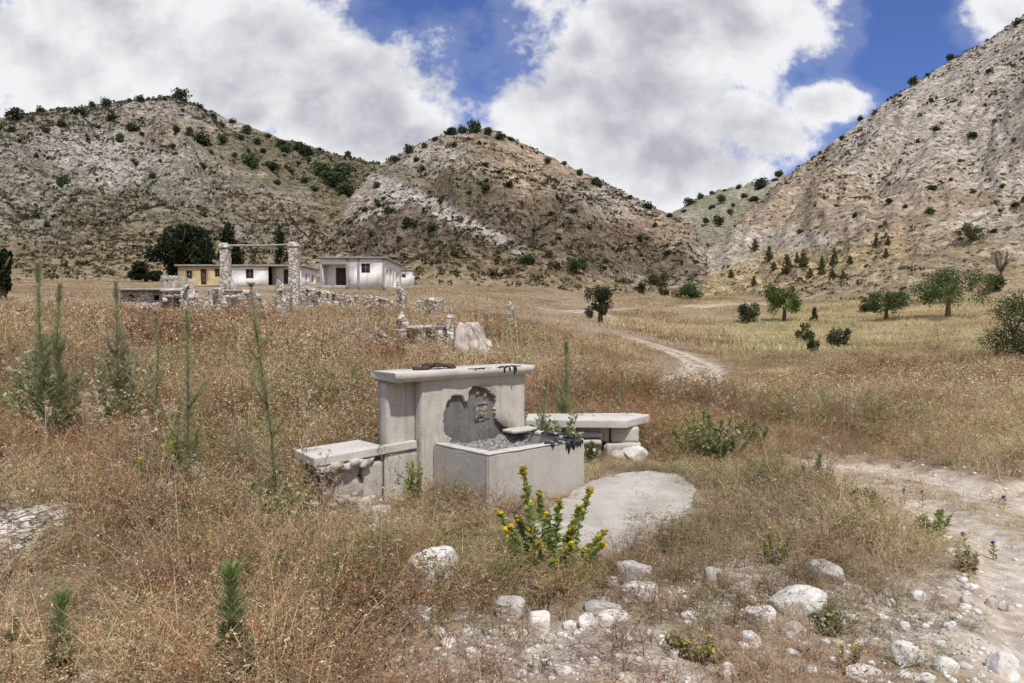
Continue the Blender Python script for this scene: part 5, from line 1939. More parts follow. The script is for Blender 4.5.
def proto_weed(seed, stems, tw, leaf, cb, cl, hs=(.5, 1.0), spread=.05, per=9, w_=.006, fan=.45):
    """branching dried forb: stems carrying many small curled bracts"""
    rg = np.random.default_rng(seed); s = Soup()
    for i in range(stems):
        h = rg.uniform(*hs); az = rg.uniform(0, 6.28)
        V, T, pts = blade(rg, rg.normal(0, spread), rg.normal(0, spread), h, rg.uniform(.05, fan), az, w_ * 1.3, 2)
        s.add(V, T, np.array(cb[rg.integers(len(cb))]) * rg.uniform(.8, 1.2))
        for k in range(tw):
            t = rg.uniform(.25, 1.0)
            p = pts[0] * (1 - t) + pts[-1] * t
            a2 = rg.uniform(0, 6.28); L = h * rg.uniform(.10, .28) * (1.15 - .6 * t)
            e = p + np.array([math.cos(a2) * L * .7, math.sin(a2) * L * .7, L * .75])
            sd = np.array([-math.sin(a2), math.cos(a2), 0]) * w_ * .45
            s.add(np.array([p - sd, p + sd, e]), [(0, 1, 2)], np.array(cb[rg.integers(len(cb))]) * rg.uniform(.8, 1.2))
            q = p + (e - p) * rg.uniform(.4, 1.05, (per, 1))
            V, T = rand_rot_quads(q + rg.normal(0, leaf * .55, (per, 3)), leaf, rg, .5, .7)
            s.add(V, T, np.repeat(np.array(cl)[rg.integers(len(cl), size=per)] * rg.uniform(.75, 1.25, (per, 1)), 4, 0))
    return s.arrays()


TAN = [(.53, .40, .235), (.60, .475, .30), (.47, .34, .195), (.56, .44, .26)]
PINK = [(.53, .38, .26), (.60, .465, .34), (.49, .335, .22), (.66, .54, .40)]
STRAW = [(.60, .50, .31), (.66, .57, .38), (.54, .44, .27), (.50, .42, .24)]
RUST = [(.34, .18, .095), (.41, .225, .115), (.28, .145, .08), (.45, .27, .15)]
BROWN = [(.22, .145, .09), (.30, .205, .125), (.16, .105, .066), (.38, .27, .175)]
OLIVE = [(.24, .25, .09), (.31, .31, .13), (.20, .22, .075), (.37, .35, .17)]
GREY = [(.40, .36, .28), (.48, .43, .34), (.34, .30, .24)]
GREEN = [(.085, .13, .035), (.115, .16, .045), (.15, .19, .06), (.20, .22, .08)]

NEAR = {'dry_grass': [proto_grass(i, 19, 3, .005, 4, TAN + PINK[:2] + STRAW[:1], PINK + TAN[:1], .10, (.35, 1.15), .0125, (.1, .95)) for i in range(5)],
        'brown_weeds': [proto_weed(20 + i, 6, 10, .0135, BROWN + TAN[:1], PINK[:2] + TAN + BROWN[:2]) for i in range(4)],
        'rust_weeds': [proto_weed(30 + i, 6, 10, .0145, RUST, RUST + BROWN[:2]) for i in range(3)],
        'straw_grass': [proto_grass(40 + i, 20, 3, .0048, 3, STRAW, STRAW, .09, (.35, 1.1), .016, (.1, .95)) for i in range(3)],
        'green_grass': [proto_grass(50 + i, 14, 3, .008, 0, OLIVE + GREEN[:1], OLIVE, .07, (.4, 1.0)) for i in range(2)] + [proto_weed(55 + i, 6, 8, .022, OLIVE, OLIVE + GREEN) for i in range(2)]}
MID = {'dry_grass': [proto_grass(i, 12, 2, .016, 3, TAN + PINK[:2], PINK, .25, (.4, 1.0), .034) for i in range(3)],
       'brown_weeds': [proto_weed(20 + i, 6, 5, .042, BROWN + TAN[:1], PINK[:1] + TAN + BROWN[:2], (.45, 1.0), .2, 6, .012) for i in range(3)],
       'rust_weeds': [proto_weed(30 + i, 6, 5, .042, RUST, RUST + BROWN[:2], (.45, 1.0), .2, 5, .014) for i in range(2)],
       'straw_grass': [proto_grass(40 + i, 12, 2, .015, 2, STRAW, STRAW, .25, (.4, 1.0), .034) for i in range(2)],
       'green_grass': [proto_grass(50 + i, 11, 2, .02, 0, OLIVE, OLIVE, .22, (.45, 1.0)) for i in range(2)]}
FAR = {k: ([proto_grass(60 + j * 7 + i, 18, 1, .042, 0, c, c, .8, (.4, 1.0), lean=(.1, .8)) for i in range(2)])
       for j, (k, c) in enumerate({'dry_grass': TAN + PINK[:1], 'brown_weeds': BROWN + TAN[:2], 'rust_weeds': RUST + BROWN, 'straw_grass': STRAW, 'green_grass': OLIVE + STRAW[:1]}.items())}
KINDS = list(NEAR)
GLAB = {'dry_grass': 'pinkish tan dry grass covering the slope', 'brown_weeds': 'brown dried seedy weeds mixed through the grass', 'rust_weeds': 'rusty red dried weeds behind the benches',
        'straw_grass': 'pale straw coloured grass in tufts and across the meadow', 'green_grass': 'olive green grass and low weeds among the dry growth'}


def gauss2(x, y, cx, cy, sx_, sy_):
    return np.exp(-((x - cx) / sx_) ** 2 - ((y - cy) / sy_) ** 2)


OCC = ground(12, 548)


def veg(x, y, z, u, Y, dt, ident, tt):
    """density 0..1, height in metres and kind weights"""
    n1 = fbm(x / 1.6, y / 1.6, 201, 4); n2 = fbm(x / 5., y / 5., 202, 4); n3 = fbm(x / .6, y / .6, 203, 3)
    left = sstep(x, .8, -1.0)
    d = .55 + .45 * sstep(n1, .35, .6)
    hgt = .30 + .34 * (n2 - .1) + .34 * (n3 - .5) + .25 * (n1 - .5)
    hgt = hgt + .22 * left * sstep(Y, 5, 9)
    hgt = np.where(Y > 12, np.maximum(hgt, .42 + .35 * n2), hgt)
    hgt = hgt * (1 + .75 * sstep(fbm(x / 2.8, y / 2.8, 205, 3), .52, .68) * sstep(Y, 7, 13) * sstep(u, 640, 520))
    hgt = hgt * (1 - .5 * sstep(fbm(x / 2.0, y / 2.0, 206, 3), .56, .68))
    # thin, short growth in front and along the tracks
    low = np.clip(gauss2(x, Y, .1, 3.4, 1.1, .75) + gauss2(x, Y, 2.5, 3.9, 1.3, 1.3) + gauss2(x, Y, 1.3, 4.6, .8, .6), 0, 1)
    hgt = hgt * (1 - .55 * low); d = d * (1 - .20 * low)
    stony = gauss2(x, Y, .05, 3.5, .62, .42) + gauss2(x, Y, 2.35, 3.55, .5, .5)
    d = d * (1 - .58 * np.clip(stony, 0, 1))
    hgt = hgt * (1 - .3 * gauss2(x, Y, .2, 5.6, 1.1, 1.0)) * (1 - .38 * gauss2(x, Y, 1.4, 6.3, .9, .9))
    edge = sstep(dt, 1.0, 1.5)
    d = d * np.where(dt < .98, np.where((dt < .34), .5, .05), .45 + .55 * edge)
    hgt = hgt * (.35 + .65 * sstep(dt, .9, 2.2)) * np.where((Y > 16) & (Y < 60), .32 + .68 * sstep(dt, 1.5, 6.0), 1)
    # kinds
    K = np.zeros((len(x), 5))
    K[:, 0] = .8 + .8 * sstep(fbm(x / 2.2, y / 2.2, 211, 3), .42, .6)
    K[:, 1] = .30 + 2.2 * sstep(fbm(x / 1.9, y / 1.9, 212, 3), .5, .64)
    K[:, 2] = .22 + 5.5 * gauss2(x, Y, 1.7, 13.5, 1.9, 4.0) + 1.4 * sstep(fbm(x / 4., y / 4., 213, 3), .53, .66) * sstep(Y, 3, 8)
    K[:, 3] = .45 + 2.4 * sstep(fbm(x / 2.6, y / 2.6, 214, 3), .52, .66) * (1 - .5 * left)
    K[:, 4] = .14 + 1.7 * sstep(fbm(x / 2.4, y / 2.4, 215, 3), .58, .7) + .7 * gauss2(x, Y, -1.6, 5.6, .8, .6) + .8 * gauss2(x, Y, 2.3, 9.5, 1.1, 1.6) + .5 * gauss2(x, Y, 2.6, 5.6, .9, 1.4)
    # the meadow and the valley floor
    s = x / np.maximum(Y, 1)
    mead = sstep(s, .20, .34) * sstep(Y, 30, 46)
    K = K * (1 - mead[:, None]) + mead[:, None] * np.array([.25, .12, .0, 1.3, 1.1])
    K[:, 4] += mead * 1.1 * sstep(fbm(x / 9., y / 6., 216, 3), .48, .62)
    brk = mead * gauss2(s, Y, .5, 28, .4, 7)
    K[:, 1] += 3 * gauss2(0, Y, 0, 30, 1, 4) * sstep(s, .2, .4)
    vf = sstep(Y, 40, 60) * (1 - mead) * sstep(u, 480, 600)
    K[:, 3] += vf * 1.4 * sstep(fbm(x / 10., y / 6., 217, 3), .45, .6)
    K[:, 1] += vf * 1.2 * sstep(fbm(x / 8., y / 5., 218, 3), .5, .62)
    lf = sstep(Y, 14, 26) * sstep(u, 560, 420)
    K[:, 1] += lf * .7; K[:, 4] += lf * .6 * sstep(fbm(x / 5., y / 5., 219, 3), .5, .62)
    hgt = np.where(Y > 45, np.minimum(hgt * .8, .5), hgt)
    hgt = hgt * (1 - .6 * gauss2(x, Y, .22, 4.75, .55, .45))
    hgt = hgt * (1 - .62 * gauss2(x, Y, -2.8, 22.5, 3.4, 3.2))
    hgt = hgt * (1 - .55 * gauss2(x, Y, 1.15, 8.3, .6, .55))
    hgt = hgt * np.where((Y > 15) & (Y < 27), 1 - .6 * gauss2(x / Y, 0, .25, 0, .10, 1), 1)
    # nothing grows on or through the built things
    Rm = np.array([[math.cos(FTH), math.sin(FTH)], [-math.sin(FTH), math.cos(FTH)]])
    lx = (x - FO.x) * Rm[0, 0] + (y - FO.y) * Rm[0, 1]; ly = (x - FO.x) * Rm[1, 0] + (y - FO.y) * Rm[1, 1]
    ins = ((lx > -.70) & (lx < .0) & (ly > -.10) & (ly < .42)) | ((lx > -.03) & (lx < 1.66) & (ly > -.16) & (ly < .2)) | ((lx > .42) & (lx < 1.70) & (ly > -.96) & (ly < -.1))
    ins |= (x > .15) & (x < 1.65) & (y > 8.72) & (y < 9.35)
    padm = in_poly(x, y, PAD)
    d = np.where(padm, d * .12, d)
    hgt = np.where(padm, hgt * .28, hgt)
    fr = (lx > -.8) & (lx < 2.0) & (ly > -2.2) & (ly <= -.1)
    hgt = np.where(fr, hgt * .62, hgt)
    hs = (y > 86.5) & (x > -46) & (x < -11) & (y < 112) & (y < 112)
    d = np.where(ins | (hs & (x > -46.5) & (x < -12.5) & (y > 87.5)), 0, d)
    # bare pale rock at the left edge
    oc = gauss2(x, y, OCC.x - .12, OCC.y, .42, 1.1)
    d = d * (1 - sstep(oc, .26, .45))
    hgt = hgt * (1 - .6 * np.exp(-((x / np.maximum(Y, 1) + .64) / .10) ** 2) * sstep(Y, 5.4, 4.2) * sstep(Y, 2.6, 3.4))
    d = np.where(ident > 0, d * (.10 + .9 * sstep(tt, .20, .0)), d)
    return np.clip(d, 0, 1), np.clip(hgt * np.where(u < 600, 1 - .5 * sstep(Y, 29, 37), 1), .06, 1.25), K


def scatter(protos, N, y0, y1, seed, hmul=1.0, smax=.84):
    rg = np.random.default_rng(seed)
    Y = np.sqrt(rg.uniform(y0 * y0, y1 * y1, N)); s = rg.uniform(-smax, smax, N)
    x = s * Y
    z, ident, tt, u, YY, dt = H(x, Y, True)
    d, hgt, K = veg(x, Y, z, u, Y, dt, ident, tt)
    keep = rg.random(N) < d
    x, Y, z, hgt, K = x[keep], Y[keep], z[keep], hgt[keep], K[keep]
    K = K / K.sum(1, keepdims=True)
    kind = (rg.random(len(x))[:, None] > np.cumsum(K, 1)).sum(1).clip(0, 4)
    out = {}
    for ki, k in enumerate(KINDS):
        sel = np.where(kind == ki)[0]
        pr = protos[k]
        which = rg.integers(len(pr), size=len(sel))
        for pi, (PV, PT, PC) in enumerate(pr):
            ix = sel[which == pi]
            n = len(ix)
            if not n: continue
            a = rg.uniform(0, 6.28, n); hh = hgt[ix] * rg.uniform(.55, 1.4, n) * hmul
            wsc = .45 + .55 * hh / .5
            ca, sa = np.cos(a), np.sin(a)
            V = np.empty((n, len(PV), 3), np.float32)
            V[..., 0] = (PV[None, :, 0] * ca[:, None] - PV[None, :, 1] * sa[:, None]) * wsc[:, None] + x[ix][:, None]
            V[..., 1] = (PV[None, :, 0] * sa[:, None] + PV[None, :, 1] * ca[:, None]) * wsc[:, None] + Y[ix][:, None]
            V[..., 2] = PV[None, :, 2] * hh[:, None] + z[ix][:, None] - .012
            # plant-to-plant colour differences, and broad drifts of paler or redder growth
            dr = fbm(x[ix] / 3.5, Y[ix] / 3.5, 301, 3)[:, None] - .5
            dr2 = fbm(x[ix] / 1.1, Y[ix] / 1.1, 302, 3)[:, None] - .5
            tint = np.concatenate([1 + dr * .7 + dr2 * .8, 1 + dr * .95 + dr2 * .9, 1 + dr * 1.0 + dr2 * .85], 1) * rg.uniform(.72, 1.24, (n, 1)) * rg.uniform(.94, 1.06, (n, 3))
            C = (PC[None] * tint[:, None, :]).astype(np.float32)
            T = (PT[None] + (np.arange(n) * len(PV))[:, None, None]).reshape(-1, 3)
            out.setdefault(k, []).append((V.reshape(-1, 3), T, C.reshape(-1, 3)))
    return out


def grass():
    t0 = _time.time()
    parts = {k: [] for k in KINDS}
    for o in (scatter(NEAR, 17500, 2.2, 13.5, 401), scatter(MID, 30000, 13, 46, 402, 1.0), scatter(FAR, 62000, 45, 172, 403, 1.0)):
        for k, v in o.items(): parts[k] += v
    tot = 0
    for k, lst in parts.items():
        n = 0; Vs = []; Ts = []; Cs = []
        for V, T, C in lst:
            Vs.append(V); Ts.append(T + n); Cs.append(C); n += len(V)
        T = np.concatenate(Ts); tot += len(T)
        me = np_mesh(k, np.concatenate(Vs), tris=T, mat=M_GRASS, col=np.concatenate(Cs))
        tag(link(k, me), GLAB[k], k.replace('_', ' ').split()[-1], kind='stuff')
    print('grass tris', tot, round(_time.time() - t0, 1))


grass()

# ------------------------------------------------------------------ rocks
def rock_at(u, v, w_, h_, seed, label, mat=None, name='limestone_rock', group=None, sink=.42, boxy=.5, deep=.75):
    p = ground(u, v + h_ * .42)
    m = px_size(p)
    W, Hh = w_ * m * .96, h_ * m * .90
    V, T = rock_arrays((W, W * deep, Hh / (1 - sink) * .9), seed, 4 if w_ > 24 else 3, 12, .055, boxy=boxy)
    o = link(name, np_mesh(name, V, tris=T, mat=mat or M_ROCK), None, p + Vector((0, W * .15, Hh * .36)), random.Random(seed).uniform(-.5, .5))
    return tag(o, label, 'rock', group or 'larger rocks in front')


rock_at(433, 573, 56, 36, 501, 'largest white boulder in the grass in front of the trough')
rock_at(415, 619, 31, 17, 502, 'white rock in front of and just left below the largest white boulder')
rock_at(510, 610, 33, 20, 503, 'grey topped rock at the centre front, left of a bright upright stone', M_ROCKG)
rock_at(539, 624, 23, 27, 504, 'bright white upright stone with a flat slanting face at centre front', None, sink=.2)
rock_at(633, 577, 40, 20, 505, 'grey slab of rock lying at the front edge of the concrete apron', M_ROCKG, deep=.5)
rock_at(640, 594, 40, 15, 506, 'pale flat rock just below the grey slab by the apron', None, deep=.5)
rock_at(613, 584, 13, 12, 507, 'small white stone touching the left of the slab rocks by the apron')
rock_at(604, 609, 40, 9, 508, 'thin pale slab of rock lying flat above a broken white ledge', M_ROCKG, deep=.5)
rock_at(612, 622, 36, 15, 509, 'broken white ledge of rock at the front, right of centre', None, deep=.6)
rock_at(588, 624, 22, 12, 510, 'white stone at the left end of the broken white ledge')
rock_at(829, 575, 40, 19, 511, 'flat grey rock in the straw, highest of the right hand rocks', M_ROCKG)
rock_at(803, 604, 52, 22, 512, 'wide lumpy white rock below the flat grey rock at right')
rock_at(762, 619, 30, 18, 513, 'pale rock left of and below the wide lumpy white rock')
rock_at(752, 640, 19, 15, 514, 'small bright white stone below the pale rocks at right front')
rock_at(792, 630, 22, 13, 515, 'rounded tan rock under the wide lumpy white rock', M_RUBBLE)
rock_at(714, 578, 22, 16, 516, 'dull grey rock half hidden in dry weeds right of the apron', M_ROCKG)
rock_at(909, 655, 32, 26, 517, 'sharp tilted white slab of rock near the bottom right corner', None, sink=.2)
rock_at(776, 602, 16, 11, 518, 'little white stone beside the left end of the wide lumpy rock')
rock_at(919, 598, 16, 9, 519, 'small flat white stone in the grass left of the track')
rock_at(905, 628, 13, 9, 520, 'small white stone midway between a flat stone and the tilted slab')
rock_at(1005, 668, 30, 22, 521, 'pale rock on the track edge in the bottom right corner')
rock_at(866, 676, 34, 10, 522, 'flat white rock at the bottom edge, left of the tilted slab')
rock_at(728, 672, 18, 13, 523, 'white stone beside the low weeds at the bottom edge')
rock_at(948, 668, 24, 12, 524, 'low pale rock just right of the tilted white slab')
rock_at(380, 517, 22, 18, 525, 'pale stone in the weeds in front of the left bench', M_RUBBLE)
rock_at(364, 506, 18, 14, 526, 'stone fallen below the hollow end of the left bench', M_RUBBLE)
rock_at(394, 596, 20, 12, 527, 'dull stone partly hidden left of the largest white boulder', M_ROCKG)
rock_at(470, 655, 16, 10, 528, 'white chip of rock lying in the stony patch at bottom centre')
rock_at(520, 676, 14, 8, 529, 'white stone at the very bottom of the stony patch')
rock_at(655, 596, 14, 9, 530, 'small stone off the right end of the pale flat rock')
rock_at(90, 678, 22, 12, 531, 'white rock at the bottom edge near the left corner')
q_ = random.Random(77)
for k in range(40):
    if k < 20: u, v = q_.uniform(730, 1010), q_.uniform(600, 676)
    elif k < 36: u, v = q_.uniform(380, 580), q_.uniform(622, 678)
    else: u, v = q_.uniform(560, 700), q_.uniform(585, 660)
    w_ = q_.uniform(6, 14)
    rock_at(u, v, w_, w_ * q_.uniform(.5, .75), 600 + k, 'small white stone strewn over the bare ground in front', q_.choice([M_ROCK, M_RUBBLE, M_RUBBLE, M_ROCKG]), 'small_stone', 'small stones strewn in front')


def outcrop():
    c = OCC.copy(); c.x -= .12
    s = Soup(); q = random.Random(6)
    for k in range(230):
        a = q.uniform(0, 6.28); r = math.sqrt(q.random())
        x, y = math.cos(a) * r * .58, math.sin(a) * r * 1.25
        sz = q.uniform(.08, .27) * (1.1 - .4 * r)
        V, T = rock_arrays((sz * q.uniform(1.2, 1.9), sz * 1.1, sz * q.uniform(.22, .42)), 900 + k, 3 if sz > .15 else 2, 6, .08, boxy=.8)
        ca, sa = math.cos(k), math.sin(k)
        V = np.column_stack([V[:, 0] * ca - V[:, 1] * sa, V[:, 0] * sa + V[:, 1] * ca, V[:, 2] + V[:, 0] * q.uniform(-.15, .15)])
        s.add(V + np.array([x, y, h1(c.x + x, c.y + y) - c.z + .02 + (1 - r) * .08 * q.random()]), T)
    n = 34
    gx, gy = np.meshgrid(np.linspace(-.75, .75, n), np.linspace(-1.5, 1.5, n))
    rr = np.hypot(gx / .75, gy / 1.5)
    gz = H(c.x + gx, c.y + gy) - c.z + .07 * sstep(rr, 1.0, .35) - .05 * sstep(rr, .8, 1.0) + (fbm(gx * 5, gy * 5, 71, 4) - .5) * .10 + (fbm(gx * 2.2, gy * 2.2, 72, 3) - .5) * .1
    ii = np.arange(n * n).reshape(n, n)
    T = np.concatenate([np.stack([ii[:-1, :-1], ii[:-1, 1:], ii[1:, 1:]], -1).reshape(-1, 3), np.stack([ii[:-1, :-1], ii[1:, 1:], ii[1:, :-1]], -1).reshape(-1, 3)])
    s.add(np.column_stack([gx.ravel(), gy.ravel(), gz.ravel()]), T)
    tag(link('rock_outcrop', s.mesh('rock_outcrop', masonry_material('cracked_limestone', (.72, .70, .655), (.54, .51, .455), (.25, .21, .165), 7.0)), None, c), 'layered white limestone outcrop at the left edge of the grass', 'rock outcrop')


outcrop()


def gravel():
    rg = np.random.default_rng(8)
    protos = [rock_arrays((1, .8, .6), 50 + i, 1, 4, .1, boxy=.7) for i in range(6)]
    N = 26000
    Y = np.sqrt(rg.uniform(2.3 ** 2, 9.5 ** 2, N)); x = rg.uniform(-.85, .85, N) * Y
    z, ident, tt, u, YY, dt = H(x, Y, True)
    w_ = gauss2(x, Y, .05, 3.5, .75, .55) + gauss2(x, Y, 2.6, 3.6, 1.0, .9) + .5 * gauss2(x, Y, 1.2, 4.3, .7, .6) + .5 * sstep(dt, 1.25, 1.0) * sstep(dt, .3, .9) + .22 * sstep(dt, .9, .5) \
        + .5 * gauss2(x, Y, -3.7, 5.7, .9, 1.5) + .02 + .3 * gauss2(x, Y, -.9, 6.2, .3, .3)
    k = (rg.random(N) < w_ * .62) & (~in_poly(x, Y, PAD))
    x, Y, z = x[k], Y[k], z[k]
    size = np.exp(rg.normal(-3.8, .55, len(x))).clip(.008, .09) * np.where(track_w(x, Y) < 1.0, .6, 1.0)
    s = Soup()
    V_ = []; T_ = []; n = 0
    w2 = rg.integers(6, size=len(x))
    for i, (PV, PT) in enumerate(protos):
        ix = np.where(w2 == i)[0]
        a = rg.uniform(0, 6.28, len(ix)); ca, sa = np.cos(a)[:, None], np.sin(a)[:, None]
        V = np.stack([(PV[:, 0] * ca - PV[:, 1] * sa) * size[ix, None] + x[ix, None], (PV[:, 0] * sa + PV[:, 1] * ca) * size[ix, None] + Y[ix, None],
                      PV[:, 2] * size[ix, None] + z[ix, None] + size[ix, None] * .12], -1)
        T = PT[None] + (np.arange(len(ix)) * len(PV))[:, None, None] + n
        V_.append(V.reshape(-1, 3)); T_.append(T.reshape(-1, 3)); n += V.shape[0] * V.shape[1]
    me = np_mesh('gravel', np.concatenate(V_), tris=np.concatenate(T_), mat=M_ROCK)
    tag(link('gravel', me), 'loose pale gravel on the stony patches and the track', 'gravel', kind='stuff')
    print('gravel', len(x))


gravel()

# ------------------------------------------------------------------ single plants
def leaves_along(s, path, rg, n, L0, L1, w_, cols, t0=.05, up=.9, droop=0.0):
    """narrow leaves set all round a stem"""
    path = [np.array(p) for p in path]
    seg = len(path) - 1
    t = rg.uniform(t0, 1.0, n)
    f = np.clip(t * seg, 0, seg - 1e-6); i = f.astype(int); k = f - i
    P = np.array(path)
    B = P[i] * (1 - k)[:, None] + P[i + 1] * k[:, None]
    a = rg.uniform(0, 6.28, n)
    L = (L0 + (L1 - L0) * t) * rg.uniform(.6, 1.25, n)
    d = np.stack([np.cos(a), np.sin(a), up + rg.normal(0, .3, n) + .7 * t], 1); d /= np.linalg.norm(d, axis=1)[:, None]
    tip = B + d * L[:, None]; tip[:, 2] -= droop * L
    mid = B + d * L[:, None] * .5; mid[:, 2] += L * .06
    sd = np.cross(d, rg.normal(size=(n, 3))); sd /= np.linalg.norm(sd, axis=1)[:, None]
    ww = (w_ * rg.uniform(.7, 1.3, n))[:, None]
    V = np.stack([B, mid + sd * ww, tip, mid - sd * ww], 1).reshape(-1, 3)
    j = np.arange(n) * 4
    T = np.concatenate([np.stack([j, j + 1, j + 2], 1), np.stack([j, j + 2, j + 3], 1)])
    c = np.array(cols)[rg.integers(len(cols), size=n)] * rg.uniform(.75, 1.3, (n, 1))
    s.add(V, T, np.repeat(c, 4, 0))


SPK = [(.29, .34, .17), (.35, .40, .20), (.39, .43, .235), (.43, .45, .28), (.36, .38, .21)]
SPKG = [(.36, .37, .24), (.41, .41, .28), (.31, .33, .20), (.45, .43, .31)]
BRT = [(.25, .36, .11), (.30, .42, .13), (.34, .44, .17)]


def spike_weed(u, v, Y, pts_px=None, label='', seed=1, n=420, L0=.13, L1=.05, branches=7, grey=0.0, w_=.0055, name='spike_weed'):
    """tall feathery weed: leafy stem with leafy side shoots; tip at pixel (u, v)"""
    rg = np.random.default_rng(seed)
    if pts_px:
        bu = pts_px[-1][0]
        bx = ray(bu, 500)[0] * Y
        base = Vector((bx, Y, h1(bx, Y)))
        P = [Vector((0, 0, 0))] + [at(pu, pv, Y) - base for pu, pv in reversed(pts_px[:-1])] + [at(u, v, Y) - base]
    else:
        tip = at(u, v, Y)
        bx = tip.x + rg.uniform(-.06, .06)
        base = Vector((bx, Y, h1(bx, Y)))
        t_ = tip - base
        P = [Vector((0, 0, 0)), Vector((t_.x * .2 + rg.normal(0, .012), rg.normal(0, .02), t_.z * .35)), Vector((t_.x * .6, rg.normal(0, .02), t_.z * .7)), t_]
    hgt = P[-1].z
    root = empty(name, base, label, 'weed', 'tall feathery weeds')
    st = Soup(); lf = Soup()
    PP = [np.array(tuple(p)) for p in P]
    st.add(*tube_arrays(P, [.011 * (hgt / 1.6) ** .5 * (1 - .7 * i / (len(P) - 1)) for i in range(len(P))], 6), c=(.17, .15, .085))
    w_ = w_ * .56; n = int(n * 1.15)
    leaves_along(lf, PP, rg, n, L0, L1, w_, SPKG if grey > .6 else (SPK + SPKG[:2] if grey > .2 else SPK), .12, .8)
    top = [PP[-2] * .35 + PP[-1] * .65, PP[-1]]
    leaves_along(lf, top, rg, n // 4, L1 * 1.3, L1 * .9, w_ * .9, (BRT if hgt < .8 else SPK) if grey < .6 else SPKG, 0, 1.4)
    for k in range(branches):
        t = rg.uniform(.08, .62); i = min(int(t * (len(PP) - 1)), len(PP) - 2); kk = t * (len(PP) - 1) - i
        b0 = PP[i] * (1 - kk) + PP[i + 1] * kk
        a = rg.uniform(0, 6.28); L = hgt * rg.uniform(.14, .30) * (1.1 - t)
        e = b0 + np.array([math.cos(a) * L * .6, math.sin(a) * L * .6, L * .85]); m_ = (b0 + e) / 2 + np.array([math.cos(a), math.sin(a), -.3]) * L * .08
        st.add(*tube_arrays([b0, m_, e], [.004, .003, .0015], 4), c=(.18, .17, .09))
        leaves_along(lf, [b0, m_, e], rg, int(n * .16), L0 * .6, L1 * .8, w_ * .85, SPKG if grey > .3 else SPK, .1, .8)
    link('stem', st.mesh('stem', M_GRASS), root)
    link('leaves', lf.mesh('leaves', M_WEED), root)
    return root


SW = spike_weed
SW(38, 264, 8.0, None, 'tallest feathery green weed near the left edge, leftmost of a close pair', 701, 620, .17, .06, 14, .3)
SW(60, 286, 8.1, None, 'tall feathery green weed, right one of the close pair near the left edge', 702, 600, .17, .06, 14, .3)
SW(116, 284, 8.8, None, 'grey green feathery weed right of the close pair at left', 703, 520, .16, .06, 16, .5)
SW(156, 318, 8.4, None, 'thinner greyish weed between the grey green one and the straight tall stalk', 704, 300, .12, .05, 8, .5)
SW(187, 312, 6.0, None, 'straight tall green spike weed left of the curved one', 705, 520, .12, .045, 12, .25)
SW(251, 288, 5.7, [(251, 288), (262, 372), (272, 440), (278, 540)], 'tall curved green spike weed reaching up to the ruins, nearest the left bench', 706, 420, .11, .04, 9, .1)
SW(231, 572, 3.05, None, 'bright green feathery shoot at the bottom, left of centre', 707, 620, .12, .065, 16, .1, .0048)
SW(63, 600, 3.05, None, 'bright green feathery shoot near the bottom left corner', 708, 460, .11, .06, 11, .1, .0045)
SW(14, 622, 3.5, None, 'short dull green shoot at the left edge below the white outcrop', 712, 220, .07, .04, 4, .4, .0035)
SW(566, 343, 9.3, None, 'feathery green weed rising behind the right end of the trough', 709, 520, .15, .06, 14, .1)
SW(545, 392, 8.35, None, 'low feathery weed leaning over the trough from behind', 710, 260, .14, .08, 12, .1)
SW(803, 468, 7.2, None, 'slender grey green weed among the straw left of the track', 711, 240, .09, .04, 8, .5)
SW(820, 455, 7.8, None, 'taller grey green weed standing beside the near track', 713, 260, .10, .04, 9, .6)
SW(622, 372, 11., None, 'thin pale weed standing among the rusty growth behind the right bench', 714, 200, .10, .05, 6, .7)


# petals
def flower_mesh(name, r, col, seed, n=16):
    rg = np.random.default_rng(seed); s = Soup()
    for k in range(n):
        a = 6.283 * k / n + rg.uniform(-.15, .15); e = rg.uniform(.1, .9)
        d = np.array([math.cos(a) * math.cos(e), math.sin(a) * math.cos(e), math.sin(e)]); sd = np.array([-math.sin(a), math.cos(a), 0])
        s.add(np.array([(0, 0, 0), d * r * .6 + sd * r * .2, d * r, d * r * .6 - sd * r * .2]), [(0, 1, 2), (0, 2, 3)], np.array(col) * rg.uniform(.8, 1.15))
    V, T = ico(1)
    s.add(V * r * .35 + np.array([0, 0, r * .12]), T, np.array(col) * .75)
    return s.mesh(name, M_PETAL)


FL_Y = [flower_mesh('flower', .020, (.80, .60, .02), i) for i in range(3)]
FL_O = flower_mesh('flower', .020, (.80, .40, .015), 5)
FL_S = flower_mesh('flower', .013, (.80, .62, .02), 6)
FL_B = flower_mesh('flower_head', .022, (.12, .10, .42), 7, 34)
THI = [(.33, .40, .10), (.39, .46, .13), (.26, .34, .09), (.45, .49, .20), (.40, .45, .24)]
BRA = [(.42, .46, .08), (.50, .50, .10), (.34, .42, .08)]


